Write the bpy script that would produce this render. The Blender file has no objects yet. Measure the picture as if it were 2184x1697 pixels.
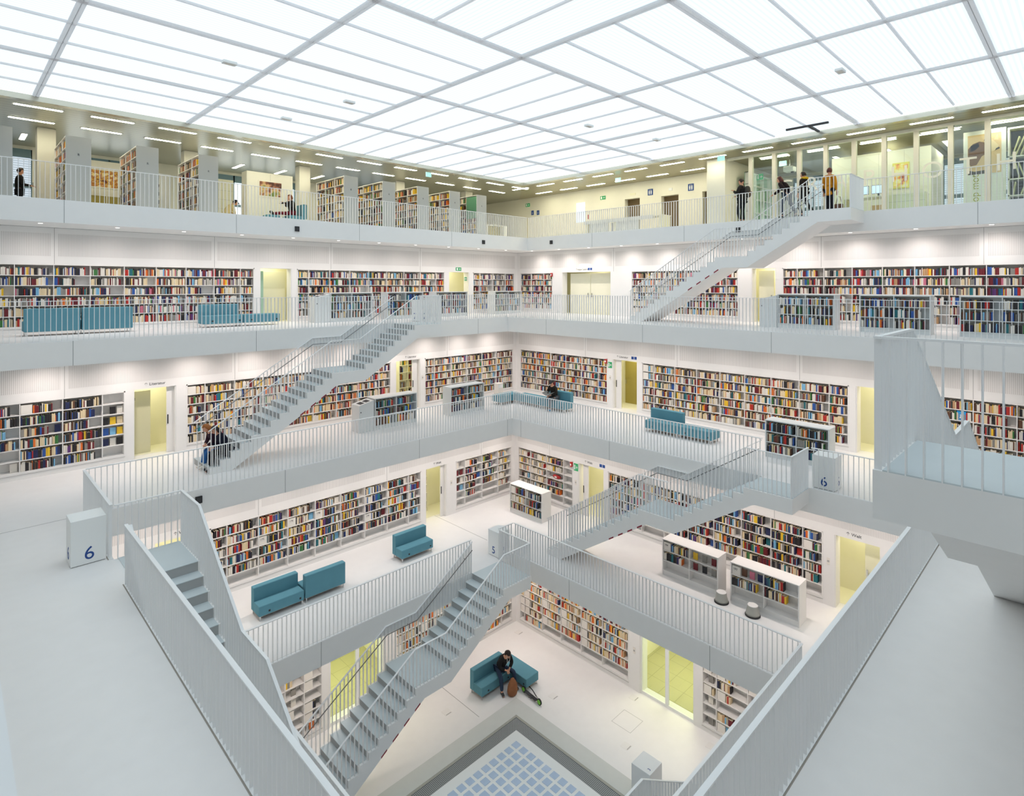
import bpy, bmesh, math, random
from mathutils import Vector, Matrix
R = math.radians
sc = bpy.context.scene
C = sc.collection
random.seed(7)

# ------------------------------------------------------------------ camera, sky, exposure
YAW = 0.7927
CAM = Vector((0, 0, 13.89))
cd = bpy.data.cameras.new('camera'); cam = bpy.data.objects.new('camera', cd); C.objects.link(cam)
cam.location = CAM
cam.rotation_euler = (R(90), 0, YAW - R(90))
cd.sensor_width = 36; cd.lens = 36 * 1234.3 / 2184
cd.shift_y = -241.1 / 2184
cd.clip_start = 0.05; cd.clip_end = 300
sc.camera = cam
sc.view_settings.view_transform = 'Standard'; sc.view_settings.look = 'None'
sc.view_settings.gamma = 1; sc.view_settings.use_curve_mapping = False
sc.view_settings.exposure = 0.52
sc.cycles.use_denoising = True; sc.cycles.adaptive_threshold = .02
sc.cycles.max_bounces = 8; sc.cycles.diffuse_bounces = 6; sc.cycles.glossy_bounces = 3
sc.cycles.transmission_bounces = 6; sc.cycles.transparent_max_bounces = 8
sc.cycles.caustics_reflective = False; sc.cycles.caustics_refractive = False
sc.cycles.sample_clamp_indirect = 4.0
w = bpy.data.worlds.new('sky'); sc.world = w; w.use_nodes = True
w.node_tree.nodes['Background'].inputs[0].default_value = (0.80, 0.90, 1.0, 1)
w.node_tree.nodes['Background'].inputs[1].default_value = 1.5
SKY_L = .83            # luminous ceiling
STRIP_L = 21.0           # strip lights of the top floor
SPOT_W = 74.0           # soffit downlights
ROOM_W = 11.0           # yellow side rooms

# ------------------------------------------------------------------ levels of the hall
Z = {4: 0.0, 5: 4.15, 6: 8.35, 7: 12.36, 8: 16.41}
ZC = 19.34; T = 0.676
XE = {5: 14.77, 6: 16.87, 7: 19.15, 8: 22.5}; YE = {5: 14.91, 6: 17.11, 7: 19.7, 8: 21.64}
XN = {5: 4.93, 6: 2.48, 7: 0.02, 8: -2.9}; YN = {5: 5.08, 6: 2.49, 7: -0.17, 8: -2.9}
WL = {4: 16.93, 5: 19.3, 6: 21.5, 7: 23.65}; WR = {4: 16.93, 5: 19.2, 6: 21.5, 7: 23.75}
NEARW = {4: 2.6, 5: 0.25, 6: -2.0, 7: -4.2}

# ------------------------------------------------------------------ materials
def lin(c):
    return tuple((x / 255 / 12.92 if x / 255 <= .04045 else ((x / 255 + .055) / 1.055) ** 2.4) for x in c)
def mat(name, rgb, rough=.6, metal=0., emit=0., noise=0., spec=.4, emitc=None):
    m = bpy.data.materials.new(name); m.use_nodes = True
    nt = m.node_tree; b = nt.nodes['Principled BSDF']
    col = lin(rgb) if max(rgb) > 1 else rgb
    b.inputs['Base Color'].default_value = (*col, 1)
    b.inputs['Roughness'].default_value = rough; b.inputs['Metallic'].default_value = metal
    b.inputs['Specular IOR Level'].default_value = spec
    if emit:
        b.inputs['Emission Color'].default_value = (*(emitc or col), 1); b.inputs['Emission Strength'].default_value = emit
    if noise:
        tc = nt.nodes.new('ShaderNodeTexCoord'); n = nt.nodes.new('ShaderNodeTexNoise'); n.inputs['Scale'].default_value = 3.5
        n.inputs['Detail'].default_value = 6
        mx = nt.nodes.new('ShaderNodeMix'); mx.data_type = 'RGBA'
        mx.inputs[6].default_value = (*[v * (1 - noise) for v in col], 1); mx.inputs[7].default_value = (*[min(1, v * (1 + noise)) for v in col], 1)
        nt.links.new(tc.outputs['Object'], n.inputs['Vector']); nt.links.new(n.outputs['Fac'], mx.inputs[0])
        nt.links.new(mx.outputs[2], b.inputs['Base Color'])
    return m
M = {}
M['floor'] = mat('floor_coating', (.86, .845, .835), .38, noise=.03, spec=.35)
M['slab'] = mat('white_slab_render', (.85, .845, .835), .7, noise=.02)
M['wall'] = mat('white_wall_paint', (.85, .835, .82), .7, noise=.015)
M['joint'] = mat('dark_joint', (.16, .16, .16), .8)
M['edge'] = mat('brown_grey_edge_joint', (.36, .33, .29), .8)
M['joint2'] = mat('thin_grey_joint', (.28, .29, .29), .8)
M['softjoint'] = mat('grey_joint', (.45, .44, .43), .8)
M['steel'] = mat('white_painted_steel', (.86, .865, .87), .4)
M['case'] = mat('white_shelf_board', (.84, .82, .80), .55, noise=.01)
M['greycase'] = mat('pale_grey_case', (.68, .70, .70), .5, noise=.01)
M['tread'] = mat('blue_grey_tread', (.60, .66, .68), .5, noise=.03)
M['riser'] = mat('riser_painted_shade', (.42, .43, .43), .7, noise=.03)  # stair shading painted into the riser colour
M['endshade'] = mat('end_panel_painted_shade', (.50, .51, .50), .6, noise=.01)  # shading of the hall-facing case ends put into their colour
M['grab'] = mat('dark_grab_rail', (.22, .22, .22), .35, metal=.7)
M['teal'] = mat('teal_upholstery', (.115, .285, .355), .85, noise=.08, spec=.2)
M['chrome'] = mat('chrome_legs', (.7, .7, .7), .2, metal=1)
M['black'] = mat('black_plastic', (.02, .02, .022), .4)
M['dark'] = mat('dark_charcoal', (.05, .05, .055), .7)
M['blue'] = mat('dark_blue_print', (.02, .07, .28), .6)
M['ink'] = mat('dark_print', (.06, .06, .07), .7)
M['card'] = mat('cream_card', (.80, .76, .70), .7)
M['yellow_room'] = mat('pale_yellow_room_paint', (.85, .83, .66), .7, noise=.02)
M['olive'] = mat('olive_panel', (.40, .33, .09), .6, noise=.06)
M['greenglass'] = mat('green_tinted_door', (.38, .58, .46), .3)
M['red'] = mat('red_paint', (.45, .02, .02), .4)
M['tape'] = mat('dark_red_tape', (.28, .03, .05), .6)
M['green'] = mat('exit_green', (.02, .28, .10), .5, emit=.25)
M['exitlit'] = mat('lit_exit_panel', (.45, .80, .78), .5, emit=.6)
M['white'] = mat('bright_white', (.88, .89, .88), .5)
M['l8wall'] = mat('cream_wall_paint', (.85, .83, .73), .65, noise=.015)
M['brown'] = mat('bronze_door', (.16, .11, .055), .45, metal=.3, noise=.05)
M['bluegrey'] = mat('blue_grey_frame', (.16, .26, .31), .5)
M['strip'] = mat('strip_diffuser', (1, .97, .80), .5, emit=STRIP_L, emitc=(1.0, .94, .70))
M['spotdisc'] = mat('downlight_lens', (1, .96, .9), .5, emit=3.0, emitc=(1, .93, .86))
M['sock'] = M['black']
M['stone'] = mat('pale_coping_stone', (.66, .67, .64), .6, noise=.04)
M['block'] = mat('glass_block', (.50, .62, .80), .12, spec=.6, noise=.1)
M['lightwood'] = mat('light_wood', (.60, .36, .12), .6, noise=.1)
M['screen'] = mat('lit_screen', (.6, .75, .95), .4, emit=.5)
M['stool'] = mat('grey_beige_stool', (.42, .42, .38), .45, metal=.2)
M['rubber'] = mat('black_rubber', (.03, .03, .03), .8)

def glass(name, tint=(.95, 1, .98), a=.16, rough=.02):
    m = bpy.data.materials.new(name); m.use_nodes = True; nt = m.node_tree; nt.nodes.clear()
    o = nt.nodes.new('ShaderNodeOutputMaterial'); mx = nt.nodes.new('ShaderNodeMixShader')
    t = nt.nodes.new('ShaderNodeBsdfTransparent'); g = nt.nodes.new('ShaderNodeBsdfGlossy')
    t.inputs[0].default_value = (*tint, 1); g.inputs['Roughness'].default_value = rough
    mx.inputs[0].default_value = a
    nt.links.new(t.outputs[0], mx.inputs[1]); nt.links.new(g.outputs[0], mx.inputs[2]); nt.links.new(mx.outputs[0], o.inputs[0])
    return m
def milky(name, col):
    """opaque glazing bar brightened by added translucency: part of the ceiling light passes through"""
    m = bpy.data.materials.new(name); m.use_nodes = True; nt = m.node_tree; nt.nodes.clear()
    o = nt.nodes.new('ShaderNodeOutputMaterial'); mx = nt.nodes.new('ShaderNodeMixShader'); d = nt.nodes.new('ShaderNodeBsdfDiffuse'); t = nt.nodes.new('ShaderNodeBsdfTranslucent')
    d.inputs[0].default_value = (*col, 1); t.inputs[0].default_value = (*col, 1); mx.inputs[0].default_value = .5
    nt.links.new(d.outputs[0], mx.inputs[1]); nt.links.new(t.outputs[0], mx.inputs[2]); nt.links.new(mx.outputs[0], o.inputs[0])
    return m
M['lightened_bar'] = milky('lightened_glazing_bar', (.88, .87, .88))  # translucency added to lighten the opaque frame bars
M['glass'] = glass('clear_glass', a=.06)

def stripes(name, base, slot, pitch, duty, rough=.7, axis='XY', emit=0, metal=0, emitc=None):
    """fine parallel slots: a colour that alternates along world axis"""
    m = bpy.data.materials.new(name); m.use_nodes = True; nt = m.node_tree; b = nt.nodes['Principled BSDF']
    b.inputs['Roughness'].default_value = rough; b.inputs['Metallic'].default_value = metal
    tc = nt.nodes.new('ShaderNodeTexCoord'); sp = nt.nodes.new('ShaderNodeSeparateXYZ')
    nt.links.new(tc.outputs['Object'], sp.inputs[0])
    def mth(op, a, bb=None):
        n = nt.nodes.new('ShaderNodeMath'); n.operation = op
        for i, v in enumerate((a, bb)):
            if v is None: continue
            if isinstance(v, (int, float)): n.inputs[i].default_value = v
            else: nt.links.new(v, n.inputs[i])
        return n.outputs[0]
    def band(out): return mth('LESS_THAN', mth('FRACT', mth('DIVIDE', out, pitch)), duty)
    if axis == 'XY': f = band(mth('ADD', sp.outputs[0], sp.outputs[1]))
    elif axis == 'GRID': f = mth('MAXIMUM', band(sp.outputs[0]), band(sp.outputs[1]))
    else: f = band(sp.outputs['XYZ'.index(axis)])
    mx = nt.nodes.new('ShaderNodeMix'); mx.data_type = 'RGBA'
    mx.inputs[6].default_value = (*base, 1); mx.inputs[7].default_value = (*slot, 1)
    nt.links.new(f, mx.inputs[0])
    nt.links.new(mx.outputs[2], b.inputs['Base Color'])
    if emit:
        nt.links.new(mx.outputs[2], b.inputs['Emission Color']); b.inputs['Emission Strength'].default_value = emit
        for l in list(b.inputs['Base Color'].links): nt.links.remove(l)
        b.inputs['Base Color'].default_value = (.12, .13, .14, 1)
    return m
M['flute'] = stripes('slotted_acoustic_panel', (.82, .80, .785), (.60, .58, .56), .042, .34)
M['skyX'] = stripes('luminous_glass_lines_x', (.85, .945, 1.0), (.70, .86, .96), .11, .42, axis='Y', emit=SKY_L)
M['skyY'] = stripes('luminous_glass_lines_y', (.85, .945, 1.0), (.70, .86, .96), .11, .42, axis='X', emit=SKY_L)
M['soffX'] = stripes('ceiling_lamella_x', (.36, .36, .28), (.17, .17, .12), .30, .09, rough=.28, axis='Y', metal=.35)
M['soffY'] = stripes('ceiling_lamella_y', (.34, .31, .19), (.15, .14, .08), .30, .09, rough=.28, axis='X', metal=.35)
M['grate'] = stripes('metal_floor_grating', (.10, .11, .11), (.42, .44, .44), .045, .28, rough=.5, axis='GRID')
M['tile'] = stripes('large_floor_tiles', (.50, .48, .25), (.34, .32, .16), .62, .025, axis='GRID')
M['blind'] = stripes('white_venetian_blind', (.80, .90, 1.0), (.40, .52, .60), .09, .34, axis='Z', emit=.55)

# book covers: one colour per object, or per face for the mass of far books
def bookmat(attr):
    m = bpy.data.materials.new('book_cover_' + attr); m.use_nodes = True; nt = m.node_tree; b = nt.nodes['Principled BSDF']
    b.inputs['Roughness'].default_value = .55
    if attr == 'object':
        n = nt.nodes.new('ShaderNodeObjectInfo'); nt.links.new(n.outputs['Color'], b.inputs['Base Color'])
    else:
        n = nt.nodes.new('ShaderNodeAttribute'); n.attribute_name = 'cover'; nt.links.new(n.outputs['Color'], b.inputs['Base Color'])
    return m
M['bookobj'] = bookmat('object'); M['bookatt'] = bookmat('attribute')
M['pages'] = mat('book_pages', (.80, .68, .48), .8)

# ------------------------------------------------------------------ mesh helpers
class MB:
    def __init__(s): s.v = []; s.f = []; s.m = []
    def box(s, x0, x1, y0, y1, z0, z1, mi=0):
        n = len(s.v)
        s.v += [(x0, y0, z0), (x1, y0, z0), (x1, y1, z0), (x0, y1, z0), (x0, y0, z1), (x1, y0, z1), (x1, y1, z1), (x0, y1, z1)]
        for q in ((0, 3, 2, 1), (4, 5, 6, 7), (0, 1, 5, 4), (1, 2, 6, 5), (2, 3, 7, 6), (3, 0, 4, 7)):
            s.f.append([n + i for i in q]); s.m.append(mi)
        return s
    def quad(s, a, b, c, d, mi=0):
        n = len(s.v); s.v += [a, b, c, d]; s.f.append([n, n + 1, n + 2, n + 3]); s.m.append(mi); return s
    def prism(s, poly, y0, y1, mi=0, axis='y'):
        """polygon in (x,z) pulled along y, or in (x,y) pulled along z"""
        n = len(s.v); k = len(poly)
        P = (lambda p, t: (p[0], t, p[1])) if axis == 'y' else (lambda p, t: (p[0], p[1], t))
        s.v += [P(p, y0) for p in poly] + [P(p, y1) for p in poly]
        s.f.append(list(range(n, n + k))); s.f.append(list(range(n + 2 * k - 1, n + k - 1, -1))); s.m += [mi, mi]
        for i in range(k):
            j = (i + 1) % k; s.f.append([n + i, n + k + i, n + k + j, n + j]); s.m.append(mi)
        return s
    def tube(s, pts, r, k=8, mi=0):
        pts = [Vector(p) for p in pts]; rs = r if isinstance(r, (list, tuple)) else [r] * len(pts); rings = []
        for i, p in enumerate(pts):
            d = (pts[min(i + 1, len(pts) - 1)] - pts[max(i - 1, 0)]).normalized()
            u = d.cross(Vector((0, 0, 1)));  u = u.normalized() if u.length > 1e-4 else Vector((1, 0, 0)); v = d.cross(u)
            rings.append(len(s.v)); s.v += [tuple(p + (u * math.cos(a) + v * math.sin(a)) * rs[i]) for a in (2 * math.pi * j / k for j in range(k))]
        for a, b in zip(rings, rings[1:]):
            for j in range(k):
                s.f.append([a + j, a + (j + 1) % k, b + (j + 1) % k, b + j]); s.m.append(mi)
        s.f.append(list(range(rings[0] + k - 1, rings[0] - 1, -1))); s.f.append(list(range(rings[-1], rings[-1] + k))); s.m += [mi, mi]
        return s
    def lathe(s, prof, k=24, mi=0, c=(0, 0, 0)):
        rings = []
        for r, z in prof:
            rings.append(len(s.v)); s.v += [(c[0] + r * math.cos(2 * math.pi * j / k), c[1] + r * math.sin(2 * math.pi * j / k), c[2] + z) for j in range(k)]
        for a, b in zip(rings, rings[1:]):
            for j in range(k):
                s.f.append([a + j, a + (j + 1) % k, b + (j + 1) % k, b + j]); s.m.append(mi)
        s.f.append(list(range(rings[0] + k - 1, rings[0] - 1, -1))); s.f.append(list(range(rings[-1], rings[-1] + k))); s.m += [mi, mi]
        return s
    def mesh(s, name, mats):
        me = bpy.data.meshes.new(name); me.from_pydata(s.v, [], s.f)
        for m in (mats if isinstance(mats, (list, tuple)) else [mats]): me.materials.append(m)
        if any(s.m): me.polygons.foreach_set('material_index', s.m)
        me.update(); return me
    def build(s, name, mats, parent=None, loc=None, smooth=False, bevel=0, seg=2):
        me = s.mesh(name, mats)
        if bevel or smooth:
            bm = bmesh.new(); bm.from_mesh(me)
            bmesh.ops.remove_doubles(bm, verts=bm.verts, dist=1e-5)
            bmesh.ops.recalc_face_normals(bm, faces=bm.faces)
            if bevel: bmesh.ops.bevel(bm, geom=list(bm.edges), offset=bevel, segments=seg, affect='EDGES', profile=.5)
            if smooth:
                for f in bm.faces: f.smooth = True
            bm.to_mesh(me); bm.free()
        return link(name, me, parent, loc)
def link(name, me, parent=None, loc=None):
    o = bpy.data.objects.new(name, me); C.objects.link(o)
    if parent: o.parent = parent
    if loc: o.location = loc
    return o
def tag(o, label=None, cat=None, group=None, kind=None):
    if label: o['label'] = label
    if cat: o['category'] = cat
    if group: o['group'] = group
    if kind: o['kind'] = kind
    return o
def thing(name, label, cat, loc=(0, 0, 0), rz=0, group=None):
    o = bpy.data.objects.new(name, None); C.objects.link(o); o.empty_display_size = .2
    o.location = loc; o.rotation_euler = (0, 0, rz)
    return tag(o, label, cat, group)
def struct(o): o['kind'] = 'structure'; return o
SIDE = {'L': 0.0, 'R': -math.pi / 2}
def at(side, plane, u, z, d=0):
    """a point on a wall: plane = wall distance, u = along the wall, d = how far into the wall"""
    return (u, plane + d, z) if side == 'L' else (plane + d, u, z)
def text(body, size, mat_, parent, loc, rot=(math.pi / 2, 0, 0), name='lettering', ext=.002, align='LEFT'):
    cu = bpy.data.curves.new(name, 'FONT'); cu.body = body; cu.size = size; cu.extrude = ext; cu.align_x = align
    cu.materials.append(mat_)
    o = bpy.data.objects.new(name, cu); C.objects.link(o); bpy.context.view_layer.update()
    me = bpy.data.meshes.new_from_object(o.evaluated_get(bpy.context.evaluated_depsgraph_get())); bpy.data.objects.remove(o)
    o = bpy.data.objects.new(name, me); C.objects.link(o); o.parent = parent; o.location = loc; o.rotation_euler = rot
    return o
ORD = ['first', 'second', 'third', 'fourth', 'fifth', 'sixth', 'seventh', 'eighth', 'ninth', 'tenth', 'eleventh', 'twelfth', 'thirteenth', 'fourteenth', 'fifteenth', 'sixteenth', 'seventeenth', 'eighteenth', 'nineteenth', 'twentieth']
def project(p):
    x, y, z = p; s, c = math.sin(YAW), math.cos(YAW); r = x * s - y * c; d = x * c + y * s
    if d < .1: return None
    return 1092 + 1234.3 * r / d, 607.4 - 1234.3 * (z - CAM.z) / d, d
# ------------------------------------------------------------------ the shell: floors, walls, ceiling
OUT = {5: 22.0, 6: 24.2, 7: 26.4, 8: 30.4}; LOW = {5: -0.2, 6: -2.4, 7: -4.6, 8: -9.0}
b = MB(); b.box(0, 20.5, 0, 20.5, -.3, 0); struct(b.build('floor', M['floor']))
FJ = {5: (2.5, 7.38, 12.3, 17.2), 6: (2.5, 7.33, 12.2, 16.6), 7: (2.56, 7.46, 12.3, 17.27), 8: (2.6, 7.5, 12.4, 17.3)}
for k in (5, 6, 7, 8):
    z = Z[k]; a, o = LOW[k], OUT[k]; x0, x1, y0, y1 = XN[k], XE[k], YN[k], YE[k]
    b = MB()
    for bx_ in ((a, o, y1, o), (a, o, a, y0), (a, x0, y0, y1), (x1, o, y0, y1)):
        b.box(*bx_, z - T, z)
    b.m = [1 if i % 6 == 1 else 0 for i in range(len(b.m))]        # the walked top is coated, the rest rendered white
    o_ = struct(b.build('floor', [M['slab'], M['floor']]))
    j = MB()
    for u in FJ[k]:
        if u < x1 - .2: j.box(u - .006, u + .006, y1 - .003, y1 + .002, z - T, z)
        if u < y1 - .2: j.box(x1 - .003, x1 + .002, u - .006, u + .006, z - T, z)
    struct(j.build('trim_%d' % k, M['joint2']))
j = MB()                                                            # joints sawn in the floors
j.box(14.82, 14.84, 16.4, 19.8, Z[5], Z[5] + .002); j.box(12.3, 12.32, 14.0, 16.9, 0, .002); j.box(-1, 2.2, 17.17, 17.19, Z[6], Z[6] + .002)
j.box(14.06, 14.08, 14.0, 14.95, Z[5], Z[5] + .002); j.box(15.2, 15.9, 10.2, 10.21, 0, .002); j.box(15.2, 15.9, 10.9, 10.91, 0, .002)
j.box(15.2, 15.21, 10.2, 10.9, 0, .002); j.box(15.9, 15.91, 10.2, 10.91, 0, .002)
struct(j.build('trim_9', M['softjoint']))

def wbox(mb, side, pl, u0, u1, d0, d1, z0, z1, mi=0):
    if side == 'L': mb.box(u0, u1, pl + d0, pl + d1, z0, z1, mi)
    else: mb.box(pl + d0, pl + d1, u0, u1, z0, z1, mi)

# wall bookcases (level, side): [(u0, u1, dividers)], doors [(u0, u1)]
def dv(a, n, p): return [round(a + p * i, 3) for i in range(n)]
UNITS = {
 (7, 'L'): [(.68, 8.88, dv(1.61, 8, .9636)), (10.63, 18.43, dv(11.15, 8, .9636)), (20.36, 23.48, dv(20.87, 3, .966))],
 (7, 'R'): [(.5, 8.82, dv(1.57, 8, .957)), (10.6, 15.88, dv(11.13, 5, .957)), (20.94, 23.4, dv(21.6, 2, .97))],
 (6, 'L'): [(.62, 4.11, [1.58, 2.55, 3.52]), (5.85, 13.83, dv(6.43, 8, .974)), (15.63, 21.27, dv(16.18, 5, .975))],
 (6, 'R'): [(.5, 4.1, [1.62, 2.59, 3.48]), (5.85, 13.84, dv(6.45, 8, .9715)), (15.65, 21.2, dv(16.17, 5, .9775))],
 (5, 'L'): [(5.9, 13.84, dv(6.41, 8, .977)), (15.65, 18.98, [16.17, 17.16, 18.14])],
 (5, 'R'): [(5.93, 13.95, dv(6.52, 8, .977)), (15.77, 19.06, [16.32, 17.3, 18.29])],
 (4, 'L'): [(6.3, 8.42, [7.25, 7.84]), (11.09, 16.7, dv(12.18, 5, .98))],
 (4, 'R'): [(5.4, 8.72, [6.3, 7.28, 8.25]), (11.42, 16.72, [12.56, 13.53, 14.51, 15.49, 16.47])],
}
DOORS = {(7, 'L'): [(9.1, 10.4), (18.72, 20.09)], (7, 'R'): [(9.07, 10.06), (17.09, 20.29)],
 (6, 'L'): [(4.33, 5.54), (14.09, 15.38)], (6, 'R'): [(4.35, 5.64), (14.08, 15.37)],
 (5, 'L'): [(4.4, 5.6), (14.08, 15.15)], (5, 'R'): [(4.4, 5.61), (14.16, 15.48)],
 (4, 'L'): [(8.66, 10.66)], (4, 'R'): [(8.98, 10.98)]}
HB = 2.2                                                            # top of the bookcases and doorways
for (k, side), us in UNITS.items():
    pl = (WL if side == 'L' else WR)[k]; z = Z[k]; zt = Z[k + 1] - T
    end = (WR if side == 'L' else WL)[k]
    b = MB(); wbox(b, side, pl, NEARW[k], end + .4, 0, .42, z + HB, zt)
    op = sorted([(u[0], u[1]) for u in us] + DOORS[(k, side)]); p0 = NEARW[k]
    for a, c in op + [(end + .4, None)]:
        if a > p0: wbox(b, side, pl, p0, a, 0, .42, z, z + HB)
        p0 = c if c else a
    for u in us: wbox(b, side, pl, u[0], u[1], .36, .42, z, z + HB)
    js = (2.59, 7.4, 12.16, 16.92) if k > 5 else (2.5, 7.38, 12.24, 17.1)
    edges = [NEARW[k] + .2] + [q for q in js if q < end - .6] + [end - .12]
    for q in js:
        if q < end - .6: wbox(b, side, pl, q - .007, q + .007, -.003, 0, z + HB, zt, 1)
    for a, c in zip(edges, edges[1:]):
        wbox(b, side, pl, a + .1, c - .1, -.004, 0, z + 2.455, zt - .19, 2)
    wbox(b, side, pl, NEARW[k], end, -.012, 0, zt - .012, zt, 1)
    struct(b.build('wall_left' if side == 'L' else 'wall_right', [M['wall'], M['softjoint'], M['flute']]))
# the two sides behind the viewer
for k in (4, 5, 6, 7):
    b = MB(); n = NEARW[k]; e = max(WL[k], WR[k]) + .4
    b.box(n - .3, n, n - .3, e, Z[k], Z[k + 1] - T); b.box(n, e, n - .3, n, Z[k], Z[k + 1] - T)
    struct(b.build('wall_near', M['wall']))
# yellow-lit side rooms behind the doorways
nd = 0
for (k, side), ds in DOORS.items():
    pl = (WL if side == 'L' else WR)[k]; z = Z[k]
    for (a, c) in ds:
        nd += 1; D = 3.0 if k == 4 else 1.5; e = .25; e2 = .9
        b = MB()
        wbox(b, side, pl, a - e - .1, a - e, .42, D, z, z + 2.75); wbox(b, side, pl, c + e2, c + e2 + .1, .42, D, z, z + 2.75)
        wbox(b, side, pl, a - e - .1, c + e2 + .1, D, D + .1, z, z + 2.75); wbox(b, side, pl, a - e, c + e2, .42, D, z + 2.65, z + 2.75)
        wbox(b, side, pl, a - e, c + e2, .42, D, z, z + .004, 1)
        # door reveal
        wbox(b, side, pl, a - .001, a + .03, .02, .42, z, z + HB, 2); wbox(b, side, pl, c - .03, c + .001, .02, .42, z, z + HB, 2)
        struct(b.build('wall_side_room', [M['yellow_room'], M['tile'] if k == 4 else M['yellow_room'], M['wall']]))
        ld = bpy.data.lights.new('side_room_light', 'AREA'); ld.shape = 'RECTANGLE'; ld.size = (c - a) * .8; ld.size_y = (D - .6) * .7
        ld.energy = ROOM_W * (3.2 if k == 4 else 1) * (1.5 if c - a > 2 else 1); ld.color = (1, .95, .66)
        lo = bpy.data.objects.new('side_room_light', ld); C.objects.link(lo); lo.location = at(side, pl, (a + c) / 2, z + 2.62, (D + .42) / 2)

def glass_door(name, side, pl, k, a, c, leaves):
    r = thing(name, None, None, at(side, pl, a if side == 'L' else c, Z[k]), SIDE[side]); struct(r); r['label'] = 'tall double glass doors in white frame'
    w_ = (c - a) / leaves
    for i in range(leaves):
        x = i * w_; f = MB()
        f.box(x, x + .06, .05, .11, 0, HB); f.box(x + w_ - .06, x + w_, .05, .11, 0, HB); f.box(x + .06, x + w_ - .06, .05, .11, 0, .09); f.box(x + .06, x + w_ - .06, .05, .11, HB - .07, HB)
        fr = f.build('door_frame', M['white'], r)
        MB().box(x + .06, x + w_ - .06, .075, .085, .09, HB - .07).build('glass_pane', M['glass'], fr)
glass_door('door_1', 'L', WL[4], 4, 8.66, 10.66, 2); glass_door('door_2', 'R', WR[4], 4, 8.98, 10.98, 2)

def leaf(name, side, k, u, w_, d, h, m, label, parts=()):
    """a door leaf or panel standing in a side room; u = its left end as seen"""
    pl = (WL if side == 'L' else WR)[k]
    o = MB().box(0, w_, 0, .05, 0, h).build(name, m, None, at(side, pl, u, Z[k] + .004, d), bevel=.006); o.rotation_euler = (0, 0, SIDE[side]); struct(o); o['label'] = label
    return o
o = leaf('door_3', 'L', 7, 9.05, .42, .60, 2.1, M['greenglass'], 'green tinted glass door leaf in the doorway')
o = leaf('door_4', 'L', 7, 9.5, 1.1, 1.1, 2.1, M['yellow_room'], 'pale yellow inner door'); MB().box(.1, .13, -.03, 0, .95, 1.15).build('door_handle', M['chrome'], o)
o = leaf('door_5', 'R', 7, 20.1, 1.35, .50, 2.14, M['yellow_room'], 'left leaf of wide pale yellow double door'); MB().box(1.2, 1.24, -.04, 0, .9, 1.1).build('door_handle', M['chrome'], o)
o = leaf('door_6', 'R', 7, 18.72, 1.5, .50, 2.14, M['yellow_room'], 'right leaf of wide pale yellow double door'); MB().box(.06, .1, -.04, 0, .9, 1.1).build('door_handle', M['chrome'], o)
o = leaf('door_7', 'R', 7, 10.0, .62, .62, 2.12, M['yellow_room'], 'pale yellow door standing half open'); MB().box(.5, .54, -.04, 0, .9, 1.1).build('door_handle', M['chrome'], o)
o = leaf('wall_partition', 'L', 6, 4.2, .74, .62, 2.05, mat('beige_partition', (.62, .60, .40), .7), 'yellow partition with letter F'); text('F', .16, M['ink'], o, (.24, -.004, 1.72))
o = leaf('door_8', 'R', 6, 15.66, .72, 1.42, 1.95, M['olive'], 'olive brown door at the end of the yellow room'); MB().box(.05, .08, -.04, 0, .9, 1.1).build('door_handle', M['chrome'], o)
for side, k, u in (('R', 6, 15.3), ('L', 5, 14.95), ('R', 5, 15.35), ('L', 6, 15.05), ('L', 6, 5.3)):
    o = leaf('door_9', side, k, u, .28, .16, HB - .03, M['case'], 'white door leaf folded against the reveal'); MB().box(.02, .05, -.02, 0, .95, 1.25).build('door_handle', M['black'], o)
o = leaf('door_10', 'R', 5, 5.0, .9, .8, 2.1, M['yellow_room'], 'pale yellow door leaf standing open'); MB().box(.05, .08, -.04, 0, .9, 1.1).build('door_handle', M['chrome'], o)

# ---- top floor shell
zf = Z[8]; GX, GY = 22.03, 21.5
b = MB()
b.quad((-9, GY, ZC), (GX, GY, ZC), (30.4, 30.4, ZC), (-9, 30.4, ZC), 0); b.quad((GX, GY, ZC), (GX, -9, ZC), (30.4, -9, ZC), (30.4, 30.4, ZC), 1)
b.quad((-9, -9, ZC), (GX, -9, ZC), (GX, -2.6, ZC), (-9, -2.6, ZC), 0); b.quad((-9, -2.6, ZC), (-2.6, -2.6, ZC), (-2.6, GY, ZC), (-9, GY, ZC), 1)
struct(b.build('ceiling', [M['soffX'], M['soffY']]))
b = MB()
for x0, x1, y0, y1 in ((-2.6, GX + .22, GY, GY + .22), (GX, GX + .22, -2.6, GY)): b.box(x0, x1, y0, y1, ZC - .16, ZC)
struct(b.build('trim_10', mat('brushed_ceiling_edge', (.62, .60, .50), .22, metal=.7)))
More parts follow.
